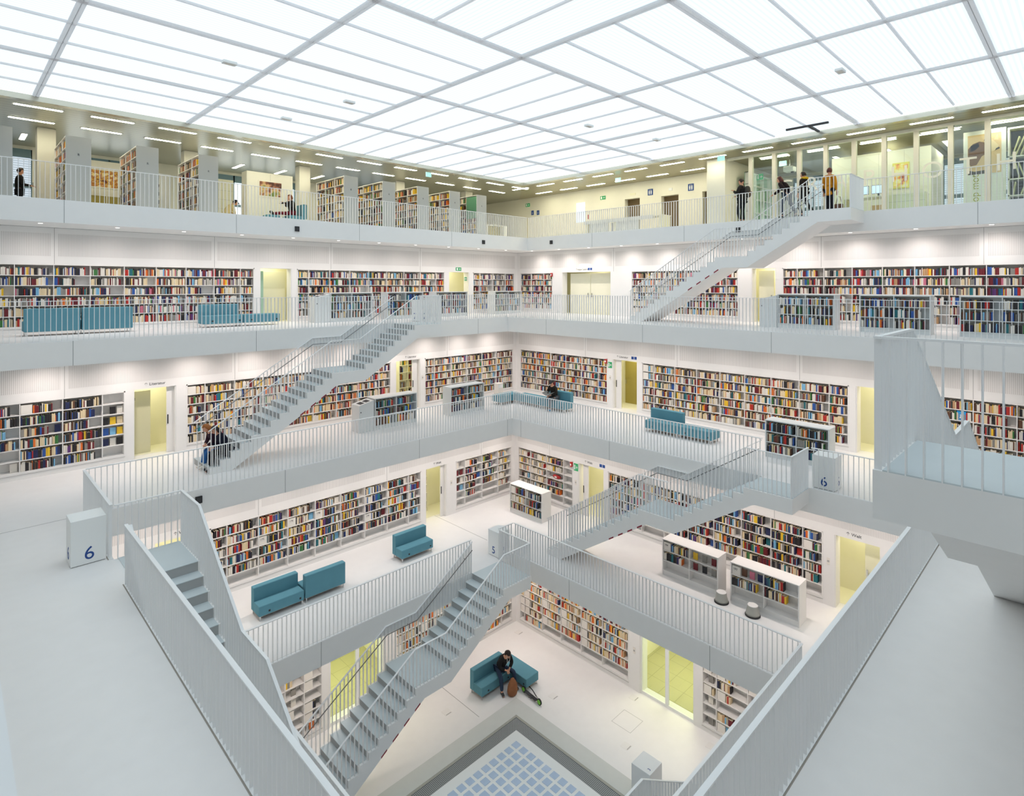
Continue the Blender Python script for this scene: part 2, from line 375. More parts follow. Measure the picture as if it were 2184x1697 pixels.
# luminous glass ceiling: 4 m fields between double bars
gx = [-2.05 + 3.98 * i for i in range(7)]; gy = [-2.2 + 3.97 * i for i in range(7)]; gx[-1] = min(gx[-1], GX); gy[-1] = min(gy[-1], GY)
gx = [-2.6] + gx[0:] ; gy = [-2.6] + gy[0:]
b = MB(); t = MB()
for i in range(len(gx) - 1):
    for j_ in range(len(gy) - 1):
        x0, x1, y0, y1 = gx[i], gx[i + 1], gy[j_], gy[j_ + 1]; cx, cy = (x0 + x1) / 2, (y0 + y1) / 2
        alongY = (cx > 9.9) == (cy > 9.7)
        b.quad((x0, y0, ZC + .03), (x0, y1, ZC + .03), (x1, y1, ZC + .03), (x1, y0, ZC + .03), 1 if alongY else 0)
        for q in (1, 2):
            if alongY: x = x0 + (x1 - x0) * q / 3; t.box(x - .026, x + .026, y0, y1, ZC - .02, ZC + .028)
            else: y = y0 + (y1 - y0) * q / 3; t.box(x0, x1, y - .026, y + .026, ZC - .02, ZC + .028)
struct(b.build('ceiling', [M['skyX'], M['skyY']]))
for x in gx[1:-1]:
    t.box(x - .075, x - .012, -2.6, GY, ZC - .03, ZC + .029); t.box(x + .012, x + .075, -2.6, GY, ZC - .03, ZC + .029); t.box(x - .012, x + .012, -2.6, GY, ZC + .005, ZC + .028, 1)
for y in gy[1:-1]:
    t.box(-2.6, GX, y - .075, y - .012, ZC - .031, ZC + .0285); t.box(-2.6, GX, y + .012, y + .075, ZC - .031, ZC + .0285); t.box(-2.6, GX, y - .012, y + .012, ZC + .004, ZC + .028, 1)
q_ = [i for i in range(len(t.f)) if i % 6 != 1 or t.m[i]]; t.f = [t.f[i] for i in q_]; t.m = [t.m[i] for i in q_]   # bar tops left open so the ceiling light brightens them
struct(t.build('trim_11', [M['lightened_bar'], M['softjoint']]))
b = MB(); b.box(-9.3, -9, -9, 30.4, zf, ZC); b.box(-9, 30.4, -9.3, -9, zf, ZC); struct(b.build('wall_near', M['l8wall']))
# outer left wall with windows
YB = 29.6; b = MB()
wins = [(-1.5, 2.55), (3.6, 6.6), (7.75, 9.0), (9.4, 14.0), (14.7, 18.6)]
p0 = -9
for a, c in wins + [(30.4, None)]:
    b.box(p0, a, YB, YB + .4, zf, ZC); p0 = c if c else a
for a, c in wins: b.box(a, c, YB, YB + .4, ZC - .12, ZC); b.box(a, c, YB, YB + .4, zf, zf + .1)
struct(b.build('wall_outer_left', M['l8wall']))
for n, (a, c) in enumerate(wins):
    r = thing('window_%d' % (n + 1), 'tall window with blue grey frame at the back of the top floor', None, (a, YB, zf)); struct(r)
    f = MB(); W_ = c - a; H_ = ZC - .12 - zf
    f.box(0, W_, .05, .15, H_ - .32, H_); f.box(0, W_, .06, .14, 1.30, 1.42); x = 0
    while x < W_ + .01: f.box(x - .03, x + .03, .05, .15, .1, H_); x += W_ / max(2, round(W_ / .8))
    f.build('window_frame', M['bluegrey'], r)
    MB().box(0, W_, .2, .21, .1, H_ - .3).build('window_pane', M['blind'] if n in (0, 4) else mat('bright_daylit_screen', (.88, .94, 1), .5, emit=.75), r)
# inner right wall (lifts, toilets) and the corner room
b = MB(); XW = 26.3
ops = [(13.3, 13.53, 2.02), (14.8, 15.78, 2.03), (17.06, 18.0, 2.1)]; p0 = 11.6
for a, c, h in ops + [(30.4, None, 0)]:
    b.box(XW, XW + .3, p0, a, zf, ZC)
    if c: b.box(XW, XW + .3, a, c, zf + h, ZC); b.box(XW + .3, XW + .35, a, c, zf, zf + h, 1); p0 = c
struct(b.build('wall_right', [M['l8wall'], M['brown']]))
b = MB(); b.box(26.0, 26.3, 20.6, 24.3, zf, zf + .001); struct(b.build('trim_12', M['joint']))
b = MB(); b.box(24.3, 26.3, 11.3, 11.4, zf, ZC); struct(b.build('partition', M['l8wall']))
b = MB(); b.box(30.1, 30.4, -9, 11.6, zf, ZC); b.box(26.3, 30.4, 11.35, 11.6, zf, ZC); struct(b.build('wall_outer_right', M['l8wall']))
for n, (a, c) in enumerate([(7.9, 10.6), (1.0, 4.6), (-4, 0.4)]):
    r = thing('window_%d' % (n + 6), 'window behind white venetian blind in the corner room', None, (30.1, c, zf), SIDE['R']); struct(r)
    W_ = c - a; f = MB(); f.box(0, W_, -.05, .02, 2.5, 2.75); f.box(0, W_, -.05, .02, 1.1, 1.25); x = 0
    while x < W_ + .01: f.box(x - .03, x + .03, -.06, .02, 0, 2.75); x += W_ / 3
    f.build('window_frame', M['bluegrey'], r); MB().box(0, W_, -.03, -.02, .05, 2.5).build('blind', M['blind'], r)
for n, (x, y) in enumerate(((2.6, 25.9), (7.25, 26.2), (11.9, 25.85), (17.2, 26.0), (22.0, 26.1))):
    struct(MB().box(x - .26, x + .26, y - .2, y + .25, zf, ZC).build('column', M['l8wall'], bevel=.01))
struct(MB().box(23.9, 24.4, 11.25, 12.08, zf, ZC).build('column', M['l8wall'], bevel=.01))
# glazed front of the corner room: posts, head rail, panes, word across the panes
r = thing('partition', 'glazed partition with cream posts fronting the corner room', None, (24.2, 11.25, zf), SIDE['R']); struct(r)
ym = [11.25 - 10.26 + .965 * i for i in range(14)]
MB().box(-.05, ym[-1], -.08, .08, ZC - zf - .1, ZC - zf).build('head_rail', M['l8wall'], r)
for i, y in enumerate(ym):
    MB().box(y - .075, y + .075, -.09, .09, 0, ZC - zf - .1).build('post', mat('cream_post', (.74, .71, .62), .45), r) if i == 0 else None
    if i:
        o = [q for q in r.children if q.name.startswith('post')][0].copy(); C.objects.link(o); o.parent = r; o.location = (y - ym[0], 0, 0)
    if i: MB().box(ym[i - 1] + .075, y - .075, -.008, .004, .05, ZC - zf - .1).build('glass_pane', M['glass'], r)
for i, ch in enumerate('GRAPHOTHEK'):
    text(ch, .8, M['l8wall'], r, (ym[0] + .965 * (i + 1) + .5 - .04, -.02, 1.15), name='lettering', ext=.006, align='CENTER')
# ------------------------------------------------------------------ balustrades
BAL = MB().box(-.005, .005, -.027, .027, 0, 1).mesh('baluster', M['steel'])
def baluster(par, x, y, z0, z1, rz=0):
    o = link('baluster', BAL, par, (x, y, z0)); o.scale = (1, 1, z1 - z0); o.rotation_euler = (0, 0, rz); return o
HR = 1.1; SP = .12
def dist_seen(p):
    q = project(p)
    return 1e9 if q is None or not (-60 < q[0] < 2250 and -60 < q[1] < 1760) else q[2]
def balustrade(label, p0, p1, sp=SP, fs=1):
    """straight run of railing standing on a gallery edge"""
    d = Vector(p1) - Vector(p0); L = d.length; rz = math.atan2(d.y, d.x)
    r = thing('balustrade', label, 'railing', p0, rz, 'gallery balustrades')
    MB().box(0, L, -.03, .03, HR - .014, HR + .004).build('top_rail', M['steel'], r)
    MB().box(0, L, -.036, .036, 0, .01).build('base_plate', M['steel'], r)
    MB().box(0, L, min(fs * .036, fs * .054), max(fs * .036, fs * .054), 0, .003).build('edge_joint', M['edge'], r)
    n = int(L / sp); xs = [L * (i + .5) / n for i in range(n)]
    mw = Matrix.Rotation(rz, 4, 'Z')
    xs.sort(key=lambda x: dist_seen(Vector(p0) + mw @ Vector((x, 0, .5))))
    for x in xs[:100]: baluster(r, x, 0, .01, HR - .014)
    if xs[100:]:
        b = MB()
        for x in xs[100:]: b.box(x - .005, x + .005, -.027, .027, .01, HR - .014)
        tag(b.build('balusters', M['steel'], r), kind='stuff')
    return r
e = .045
def L_(k, a, c, lab): balustrade(lab, (a, YE[k] + e, Z[k]), (c, YE[k] + e, Z[k]))
def R_(k, a, c, lab): balustrade(lab, (XE[k] + e, a, Z[k]), (XE[k] + e, c, Z[k]), fs=-1)
L_(8, .9, XE[8], 'white balustrade of thin bars on the top gallery, in front of the tall shelves')
R_(8, 1.0, 5.62, 'white balustrade on the top gallery right of the stair head, before the glazed room')
R_(8, 6.95, YE[8], 'white balustrade on the top gallery along the lift wall, left of the stair head')
L_(7, .7, 12.72, 'white balustrade in front of the dark teal sofas, second gallery from top')
L_(7, 14.06, XE[7], 'short white balustrade from stair head with cube 7 to the hall corner')
R_(7, 1.0, YE[7], 'white balustrade in front of the low bookcases, right side, second gallery from top')
balustrade('white handrail right beneath the viewpoint at bottom left', (XN[7] - .005, -.2, Z[7]), (XN[7] - .005, 14, Z[7]))
balustrade('white handrail running to the near stair landing at right edge', (-.2, YN[7] - e, Z[7]), (5.45, YN[7] - e, Z[7]), fs=-1)
L_(6, XN[6], XE[6], 'long white balustrade behind which the stair with two seated girls lands')
R_(6, YN[6], 5.52, 'short white balustrade in front of the white cube numbered 6 at right')
R_(6, 6.85, YE[6], 'white balustrade in front of the teal sofa and bench below the stair')
balustrade('short white balustrade beside the large white cube numbered 6', (XN[6] - e, 14.0, Z[6]), (XN[6] - e, YE[6], Z[6]))
balustrade('long white balustrade sloping across the lower left, beside the near stairs', (XN[6] - e, YN[6], Z[6]), (XN[6] - e, 12.68, Z[6]))
balustrade('long white balustrade crossing the lower right foreground', (XN[6], YN[6] - e, Z[6]), (XE[6], YN[6] - e, Z[6]), fs=-1)
L_(5, XN[5], 12.78, 'white balustrade in front of three light teal sofas, lowest gallery')
L_(5, 14.07, XE[5], 'very short white balustrade behind the white cube numbered 5')
R_(5, YN[5], YE[5], 'white balustrade in front of bookcases 183 and 184, lowest gallery')
balustrade('white balustrade of the lowest gallery partly hidden behind the near stairs', (XN[5] - e, YN[5], Z[5]), (XN[5] - e, YE[5], Z[5]))
balustrade('white balustrade of the lowest gallery beyond the lower right foreground railing', (6.88, YN[5] - e, Z[5]), (XE[5], YN[5] - e, Z[5]), fs=-1)

# ------------------------------------------------------------------ staircases (all one pattern)
def staircase(label, loc, rz, W, H, tape=True):
    r = thing('staircase', label, 'staircase', loc, rz, 'flights between the galleries')
    n = 22; h = H / n; lo = 1.28
    steps = [(lo + .3 * i, .3) for i in range(8)]; m0 = lo + 2.1; m1 = m0 + 1.27
    steps2 = [(m1 + .295 * j, .295) for j in range(14)]; foot = m1 + 13 * .295
    top = [(0, 0)]; z = 0; treads = [(0, lo, 0.)]
    for i, (x, tw) in enumerate(steps):
        top.append((x, z)); z -= h; top.append((x, z))
        treads.append((x, x + .3 if i < 7 else m1, z))
    for j, (x, tw) in enumerate(steps2):
        top.append((x, z)); z -= h
        if j < 13: top.append((x, z)); treads.append((x, x + .295, z))
    top.append((foot, -H))
    zm = -8 * h
    bot = [(foot - .62, -H), (4.35, zm - .4), (3.4, zm - .4), (1.0, -.4), (0, -.4)]
    bd = MB().prism(top + bot, 0, W).build('body', M['slab'], r)
    for (a, c, zz) in treads:
        MB().box(a, c + .015, .07, W - .07, zz, zz + .012).build('tread', M['tread'], r)
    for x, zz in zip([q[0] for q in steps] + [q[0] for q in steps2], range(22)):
        MB().box(x, x + .004, .07, W - .07, -(zz + 1) * h + .012, -zz * h - .001).build('riser', M['riser'], r)  # thin plates added to carry the painted shade of the risers
    def tread_z(x):
        v = 0
        for a, c, zz in treads:
            if x >= a: v = zz
        return v if x < foot else -H
    def rail_z(x):
        if x <= lo - .05: return HR
        if x < m0 + .2: return HR + (zm) * (x - lo + .05) / (m0 + .2 - lo + .05)
        if x < m1: return HR + zm
        return HR + zm - h / .295 * (x - m1)
    key = [lo - .05, m0 + .2, m1, foot + .02]
    def rail(name, y, x0, yin):
        pts = [x0] + [q for q in key if q > x0]
        b = MB()
        for a, c in zip(pts, pts[1:]):
            za, zc = rail_z(a), rail_z(c)
            b.prism([(a, za - .014), (c, zc - .014), (c, zc + .006), (a, za + .006)], y - .025, y + .025)
        o = b.build(name, M['steel'], r)
        x = x0 + .04
        while x < foot + .03:
            baluster(o, x, y, tread_z(x) - .04, rail_z(x) - .01); x += SP
        if yin > .2: return o
        # thin dark grab rail on the inner face
        g = [(q, yin, rail_z(q) - .22) for q in ([x0 + .05] if x0 > .5 else [lo - .05]) + [q for q in key if q > max(x0, lo)]]
        MB().tube(g, .014, 6).build('grab_rail', M['grab'], o)
        for q in g[:-1]: MB().box(q[0] + .3, q[0] + .315, y, yin, rail_z(q[0] + .3) - .235, rail_z(q[0] + .3) - .22).build('rail_bracket', M['grab'], o)
    rail('side_railing', W - .03, 0, 9)
    rail('side_railing', .03, lo, .1)
    o = MB().box(-.0, .05, .0, W - .056, HR - .014, HR + .006).build('end_railing', M['steel'], r)
    y = .06
    while y < W - .05: baluster(o, .025, y, 0, HR - .01, math.pi / 2); y += SP
    if tape:
        for i in range(5):
            x = 3.45 + .42 * (i - 1) if i < 1 else 4.5 + .36 * (i - 1); zz = zm - .4 - (0 if x < 4.35 else h / .295 * (x - 4.35))
            if i: MB().prism([(x, zz), (x + .18, zz - .18 * h / .295), (x + .18, zz - .18 * h / .295 + .05), (x, zz + .05)], W - .002, W + .003).build('warning_tape', M['tape'], r); 
    return r
staircase('white stair from the top gallery, four people at its head', (XE[8], 5.65, Z[8]), R(90), 1.5, Z[8] - Z[7])
staircase('white stair with two seated girls on its bottom steps', (14.05, YE[7], Z[7]), R(180), 1.5, Z[7] - Z[6])
staircase('near white stair landing cut by the right picture edge', (5.5, YN[7], Z[7]), 0, 1.49, Z[7] - Z[6], False)
staircase('white stair descending from the landing beside the right-hand cube 6', (XE[6], 5.56, Z[6]), R(90), 1.24, Z[6] - Z[5])
staircase('white stair in left foreground descending beside the large cube 6', (XN[6], 13.96, Z[6]), R(-90), 1.25, Z[6] - Z[5], False)
staircase('white stair descending from cube 5 to the bottom floor', (14.05, YE[5], Z[5]), R(180), 1.56, Z[5] - Z[4])
staircase('white stair at bottom edge beside the blank white pedestal', (5.6, YN[5], Z[5]), 0, 1.54, Z[5] - Z[4], False)

# ------------------------------------------------------------------ books: gathered first, then the 300 largest become things of their own
PAL = {'white': (228, 222, 212), 'cream': (226, 206, 168), 'dark red': (108, 24, 34), 'red': (182, 42, 34), 'orange': (222, 112, 40), 'yellow': (232, 190, 44),
       'light blue': (122, 178, 212), 'blue': (44, 86, 160), 'navy': (32, 40, 82), 'black': (36, 33, 36), 'teal': (30, 108, 118), 'green': (60, 120, 62),
       'brown': (98, 64, 44), 'grey': (142, 138, 132), 'purple': (92, 52, 112), 'pink': (204, 116, 138), 'tan': (190, 150, 110)}
MIX = {'seven': dict(white=12, cream=7, grey=5, orange=1, yellow=1, red=2, **{'dark red': 6, 'light blue': 2, 'blue': 2, 'navy': 2, 'black': 4, 'purple': 1, 'pink': 1, 'tan': 2, 'teal': 1, 'green': 1}),
       'six': dict(white=11, cream=10, grey=5, orange=2, yellow=2, red=2, **{'dark red': 5, 'light blue': 2, 'blue': 2, 'navy': 2, 'black': 4, 'brown': 3, 'tan': 4, 'teal': 1, 'green': 1}),
       'dark': dict(white=6, cream=4, grey=3, orange=1, yellow=1, red=1, black=11, navy=4, brown=3, **{'dark red': 3, 'light blue': 1, 'blue': 2, 'green': 1, 'purple': 1}),
       'five': dict(white=8, cream=5, grey=4, orange=1, yellow=2, red=2, black=9, navy=4, brown=2, purple=1, teal=2, green=1, **{'dark red': 4, 'light blue': 2, 'blue': 2}),
       'media': dict(white=12, grey=5, cream=4, black=2, red=1, yellow=1, **{'light blue': 1, 'dark red': 1}),
       'four': dict(white=9, cream=8, grey=3, orange=2, yellow=1, red=2, black=2, navy=1, **{'dark red': 2, 'light blue': 2, 'tan': 2}),
       'cases': dict(white=3, grey=4, cream=2, black=6, navy=3, teal=2, brown=2, green=1, yellow=1, orange=1, red=1, **{'dark red': 2, 'blue': 2, 'light blue': 2}),
       'top': dict(white=4, cream=4, brown=3, black=4, tan=3, yellow=3, green=2, orange=2, red=1, grey=3, **{'dark red': 2, 'blue': 1})}
BOOKS = []; CARDS = []
rng = random.Random(3)
ROWS6 = [.22, .545, .87, 1.195, 1.52, 1.845]
ROWN = ['bottom', 'second', 'third', 'fourth', 'fifth', 'top']
def pick(mix):
    ks = list(MIX[mix]); return rng.choices(ks, [MIX[mix][k] for k in ks])[0]
def fill(M4, x0, x1, z, hmax, mix, frac, where, vis=1., face=0., depth=.16, yf=.03, card=0., nth=0):
    """books standing on one shelf from x0 to x1; M4 = matrix of the bookcase"""
    x = x0 + .012; lim = x0 + (x1 - x0) * frac - .01; prev = None
    if card and rng.random() < card:
        CARDS.append((M4, x, z, where, nth)); x += .27
    run = 0; style_h = rng.uniform(.62, .8)
    while True:
        w_ = rng.choice((.016, .02, .024, .028, .032, .036, .046)); 
        if run <= 0: run = rng.choice((1, 1, 1, 1, 1, 1, 2, 2, 3)); prev = pick(mix); style_h = rng.uniform(.64, .86)
        run -= 1
        if x + w_ > lim: break
        h = hmax * (style_h + rng.uniform(-.05, .05))
        BOOKS.append([M4, x, yf + rng.uniform(0, .02), z + .002, w_ - .002, depth, h, prev, where, vis, False]); x += w_
        if rng.random() < .02: x += .03
    if face and rng.random() < face and x1 - x > .19:
        w_ = rng.uniform(.14, .17); BOOKS.append([M4, x1 - w_ - rng.uniform(.015, .05), .12, z + .002, w_, .03, rng.uniform(.2, .25), pick(mix), where, vis, True])
def faces(M4, x0, x1, z, cols, where, vis=1.):
    n = len(cols); s = (x1 - x0) / n
    for i, c in enumerate(cols):
        if c: BOOKS.append([M4, x0 + s * i + (s - .15) / 2, .1, z + .002, .15, .03, .22, c, where, vis, True])

SH = .022
def board(name, par, x0, x1, y0, y1, z0, z1, m=None):
    return MB().box(x0, x1, y0, y1, z0, z1).build(name, m or M['case'], par)
def wall_bookcase(side, k, u0, u1, divs, label, D=.32):
    pl = (WL if side == 'L' else WR)[k]; W = u1 - u0
    r = thing('bookcase', label, 'bookcase', at(side, pl, u0 if side == 'L' else u1, Z[k]), SIDE[side], 'built-in wall bookcases')
    ds = [d - u0 for d in divs] if side == 'L' else sorted(u1 - d for d in divs)
    f = MB(); f.box(0, W, 0, D, 0, .2); f.box(0, .035, -.012, D, .2, HB - .001); f.box(W - .035, W, -.012, D, .2, HB - .001); f.box(0, W, -.012, D, 2.165, HB - .001)
    f.box(0, W, -.014, 0, .145, .15, 1); f.build('frame', [M['case'], M['softjoint']], r)
    board('back_panel', r, .035, W - .035, D - .01, D + .02, .2, 2.165)
    for z in ROWS6: board('shelf', r, .035, W - .035, .004, D - .01, z - SH, z)
    for d in ds: board('divider', r, d - .011, d + .011, .001, D - .01, .2, 2.165)
    r.rotation_euler = (0, 0, SIDE[side])
    M4 = Matrix.Translation(r.location) @ Matrix.Rotation(SIDE[side], 4, 'Z')
    cells = list(zip([.035] + [d + .011 for d in ds], [d - .011 for d in ds] + [W - .035]))
    return r, M4, cells
WHERE = {}
def case_label(side, k, i):
    return {(7, 'L', 0): ('wide wall bookcase behind the dark teal sofas', 'wall bookcase behind dark teal sofas'),
            (7, 'L', 1): ('wide wall bookcase between the two lit doorways, second gallery from top', 'wall bookcase between lit doorways'),
            (7, 'L', 2): ('narrow wall bookcase left of the hall corner, second gallery from top', 'upper corner bookcase'),
            (7, 'R', 0): ('wide wall bookcase behind the low bookcases, right side', 'wall bookcase behind low bookcases'),
            (7, 'R', 1): ('wall bookcase seen behind the upper right stair', 'wall bookcase behind upper stair'),
            (7, 'R', 2): ('narrow wall bookcase right of the hall corner, second gallery from top', 'upper corner bookcase at right'),
            (6, 'L', 0): ('wall bookcase at left edge with face-out covers in its narrow last bay', 'wall bookcase left of Literatur doorway'),
            (6, 'L', 1): ('wide wall bookcase behind the stair with two seated girls', 'wall bookcase behind stair with girls'),
            (6, 'L', 2): ('wall bookcase left of the hall corner above the teal bench', 'wall bookcase above teal bench'),
            (6, 'R', 0): ('wall bookcase seen behind the bars of the near stair landing', 'wall bookcase behind near landing'),
            (6, 'R', 1): ('wide wall bookcase behind the lone teal sofa and bench', 'wall bookcase behind lone teal sofa'),
            (6, 'R', 2): ('wall bookcase behind the seated reader, with red extinguisher on a shelf', 'wall bookcase behind seated reader'),
            (5, 'L', 0): ('wide wall bookcase with cards 175 to 181 behind three light teal sofas', 'wall bookcase behind light teal sofas'),
            (5, 'L', 1): ('half empty wall bookcase left of the hall corner, lowest gallery', 'lower corner bookcase'),
            (5, 'R', 0): ('wide wall bookcase behind low bookcases 183 and 184', 'wall bookcase behind cases 183 and 184'),
            (5, 'R', 1): ('wall bookcase with red bag on a shelf and empty last bay', 'lower corner bookcase at right'),
            (4, 'L', 0): ('wall bookcase with few display books, bottom floor left of glass doors', 'bottom bookcase left of glass doors'),
            (4, 'L', 1): ('wall bookcase seen through the bars of the stair to the bottom floor', 'bookcase behind lowest stair'),
            (4, 'R', 0): ('wall bookcase right of the glass doors on the bottom floor', 'bottom bookcase right of glass doors'),
            (4, 'R', 1): ('wide wall bookcase with white cards on the bottom floor', 'wide bottom floor bookcase')}[(k, side, i)]
UNITROOT = {}
for (k, side), us in UNITS.items():
    for i, (u0, u1, divs) in enumerate(us):
        lab, wh = case_label(side, k, i)
        r, M4, cells = wall_bookcase(side, k, u0, u1, divs, lab); UNITROOT[(k, side, i)] = (r, M4, cells)
        nb = len(cells)
        for bi, (x0, x1) in enumerate(cells):
            for ri, z in enumerate(ROWS6):
                where = '%s shelf, %s bay, %s' % (ROWN[ri], ORD[bi], wh)
                hm = .30; kw = dict(where=where)
                vis = 1.
                if k == 7:
                    fill(M4, x0, x1, z, hm, 'seven', rng.choice((1, 1, 1, .95, .9, .75, .6 if side == 'L' else 1)), face=.25, vis=vis if z > 1 else .5, **kw)
                elif (k, side, i) == (6, 'L', 0):
                    if bi == nb - 1:
                        C_ = {5: [None, None, None], 4: [None, 'black', 'white'], 3: ['black', 'yellow', 'cream'], 2: ['blue', 'light blue', 'yellow'], 1: ['navy', 'white', 'black'], 0: [None, None, None]}[ri]
                        faces(M4, x0, x1, z, C_, where)
                    else:
                        if bi == 2: fr, mx = {5: (.95, 'dark'), 4: (.85, 'dark'), 3: (.72, 'dark'), 2: (.97, 'dark'), 1: (.85, 'dark'), 0: (.85, 'five')}[ri]
                        else: fr, mx = {5: (.8, 'dark'), 4: (.97, 'dark'), 3: (.7, 'dark'), 2: (.92, 'six'), 1: (.97, 'dark'), 0: (.85, 'dark')}[ri]
                        if bi == 0: fr = {1: .5, 0: 0}.get(ri, fr)
                        fill(M4, x0, x1, z, hm, mx, fr, card=1 if (bi == 1 and ri == 5) else 0, face=.3, **kw)
                elif k == 6:
                    fill(M4, x0, x1, z, hm, 'six', rng.choice((1, 1, 1, .97, .9, .8)), face=.3, vis=.35 if (side == 'L' and i == 1) else (.55 if i == 0 else 1), card=1 if (bi == 0 and ri >= 4 and side == 'R' and i == 1) or (bi == 0 and ri == 5 and i == 1) else 0, **kw)
                elif k == 5:
                    if i == 0:
                        if ri == 0: continue
                        fill(M4, x0, x1, z, hm, 'five', rng.choice((.95, .9, .85, .8, .75, .98)), face=.55, card=.12 if side == 'L' else .05, nth=bi, vis=.4 if (side == 'R' and u1 - x0 > 11.3) else 1, **kw)
                    else:
                        if side == 'L':
                            if ri == 0 or (ri == 1 and bi in (0, 2)): continue
                            if bi == 0: faces(M4, x0, x1, z, {5: ['white', None], 4: ['dark red', 'dark red'], 3: ['brown', 'white'], 2: ['dark red', 'light blue']}[ri], where)
                            else: fill(M4, x0, x1, z, .27, 'media' if bi == 3 else 'five', rng.uniform(.6, .85), face=.3, card=1 if (bi == 1 and ri == 5) else 0, **kw)
                        else:
                            if bi == nb - 1 or ri == 0: continue
                            fill(M4, x0, x1, z, .27, 'media' if bi < 2 or ri == 4 else 'five', 0 if (bi == 2 and ri == 3) else rng.uniform(.8, 1), **kw)
                else:
                    sparse = i == 0
                    if sparse:
                        if rng.random() < .55: fill(M4, x0, x1, z, .29, 'four', rng.uniform(.45, .8), card=.7, **kw)
                        elif rng.random() < .6: faces(M4, x0 + .2, x1 - .2, z, [rng.choice(('white', 'grey', 'yellow', 'orange', 'black'))], where)
                    else:
                        if ri == 0 and rng.random() < .7: continue
                        fill(M4, x0, x1, z, .29, 'four', rng.choice((.95, .9, .85, 1)), face=.35, card=.38, vis=.3 if side == 'L' else 1, **kw)

# ------------------------------------------------------------------ freestanding low bookcases
def low_bookcase(label, wh, side, x, y, k, W, H=1.2, D=.56, rows=(.16, .50, .84), bays=2, mix='cases', frac=(.75, 1), m='greycase', spec=None, name='low_bookcase', cat='bookcase', group='low freestanding bookcases', vis=.7):
    r = thing(name, label, cat, (x, y, Z[k]), SIDE[side], group); m = M[m]
    board('plinth', r, .03, W - .03, .03, D - .03, 0, rows[0] - SH, m)
    board('side_panel', r, 0, .035, 0, D, .0, H - .03, m); board('side_panel', r, W - .035, W, 0, D, .0, H - .03, m)
    MB().box(-.005, W + .005, -.005, D + .005, H - .03, H).build('top_board', m, r, bevel=.004)
    board('back_panel', r, .035, W - .035, D / 2 - .01, D / 2 + .01, rows[0] - SH, H - .03, m)
    for z in rows: board('shelf', r, .035, W - .035, .004, D - .004, z - SH, z, m)
    ds = [W * (q + 1) / bays for q in range(bays - 1)]
    for d in ds: board('divider', r, d - .011, d + .011, .001, D - .001, rows[0], H - .03, m)
    M4 = Matrix.Translation(r.location) @ Matrix.Rotation(SIDE[side], 4, 'Z')
    cells = list(zip([.035] + [d + .011 for d in ds], [d - .011 for d in ds] + [W - .035]))
    nr = len(rows); rn = ['bottom', 'middle', 'top'] if nr == 3 else ROWN
    for bi, (a, c) in enumerate(cells):
        for ri, z in enumerate(rows):
            where = '%s shelf, %s bay, %s' % (rn[ri], ORD[bi], wh)
            sp = spec.get((bi, ri)) if spec else None
            if sp == 0: continue
            if isinstance(sp, list): faces(M4, a, c, z, sp, where, 1); continue
            if isinstance(sp, tuple): fill(M4, a, c, z, .31, sp[0], sp[1], where, vis=1, card=sp[2] if len(sp) > 2 else 0)
            else: fill(M4, a, c, z, .31, mix, rng.uniform(*frac), where, vis=vis)
    return r, M4
def terminal(label, side, x, y, k, W=.62, D=.56, h0=1.16, h1=1.02, name='catalogue_terminal'):
    """catalogue station: a pale cabinet with a sloping top holding two dark readers"""
    r = thing(name, label, 'terminal', (x, y, Z[k]), SIDE[side], 'catalogue terminals beside low bookcases')
    MB().prism([(0, 0), (W, 0), (W, h0), (0, h1)], 0, D).build('cabinet', M['greycase'], r, bevel=.004)
    for q in (.1, .34):
        a, c = q * W / .62, (q + .18) * W / .62; s = lambda x_: h1 + (h0 - h1) * x_ / W + .003
        MB().quad((a, .1, s(a)), (c, .1, s(c)), (c, D - .14, s(c)), (a, D - .14, s(a))).build('reader_plate', M['dark'], r)
    MB().box(.05, .09, -.004, 0, .75, .79).build('lock', M['ink'], r)
    return r
low_bookcase('yellow-lit shelf of books seen through the doorway below the left stair', 'shelf inside the doorway below the left stair', 'L', 14.95, 22.55, 6, 1.0, H=2.1, D=.32, rows=(.1, .45, .8, 1.15, 1.5, 1.83), mix='top', m='yellow_room', frac=(.5, .95), name='room_bookcase', group='shelves inside the side rooms')
low_bookcase('yellow-lit shelf of books seen through the doorway of the lowest gallery', 'shelf inside the lowest gallery doorway', 'L', 14.2, 20.35, 5, .75, H=2.1, D=.32, rows=(.1, .45, .8, 1.15, 1.5, 1.83), bays=1, mix='top', m='yellow_room', frac=(.5, .95), name='room_bookcase', group='shelves inside the side rooms')
low_bookcase('low pale bookcase left of the upper left stair head, terminal at its end', 'low bookcase left of upper left stair', 'L', 11.35, 22.1, 7, 1.95)
terminal('pale terminal cabinet with sloping top, left of the upper left stair', 'L', 10.7, 22.1, 7)
low_bookcase('low pale bookcase behind the rails of the upper left stair head', 'low bookcase behind upper left stair head', 'L', 14.05, 22.1, 7, 1.93)
low_bookcase('low pale bookcase right of cube 7 below an exit sign', 'low bookcase right of cube 7', 'L', 16.72, 22.1, 7, 1.95)
low_bookcase('low pale bookcase nearest the hall corner, second gallery from top', 'low bookcase nearest the upper hall corner', 'L', 20.55, 22.1, 7, 1.95)
low_bookcase('low pale bookcase right of the upper stair, terminal at its left end', 'low bookcase right of the upper stair', 'R', 21.4, 8.12, 7, 1.88)
terminal('pale terminal cabinet with sloping top, right of the upper stair', 'R', 21.4, 8.76, 7)
low_bookcase('middle one of three low bookcases behind the upper right balustrade', 'middle low bookcase behind upper right balustrade', 'R', 21.4, 5.52, 7, 1.93)
low_bookcase('low pale bookcase cut by the right picture edge above the near landing', 'low bookcase above near landing', 'R', 21.4, 2.9, 7, 1.95)
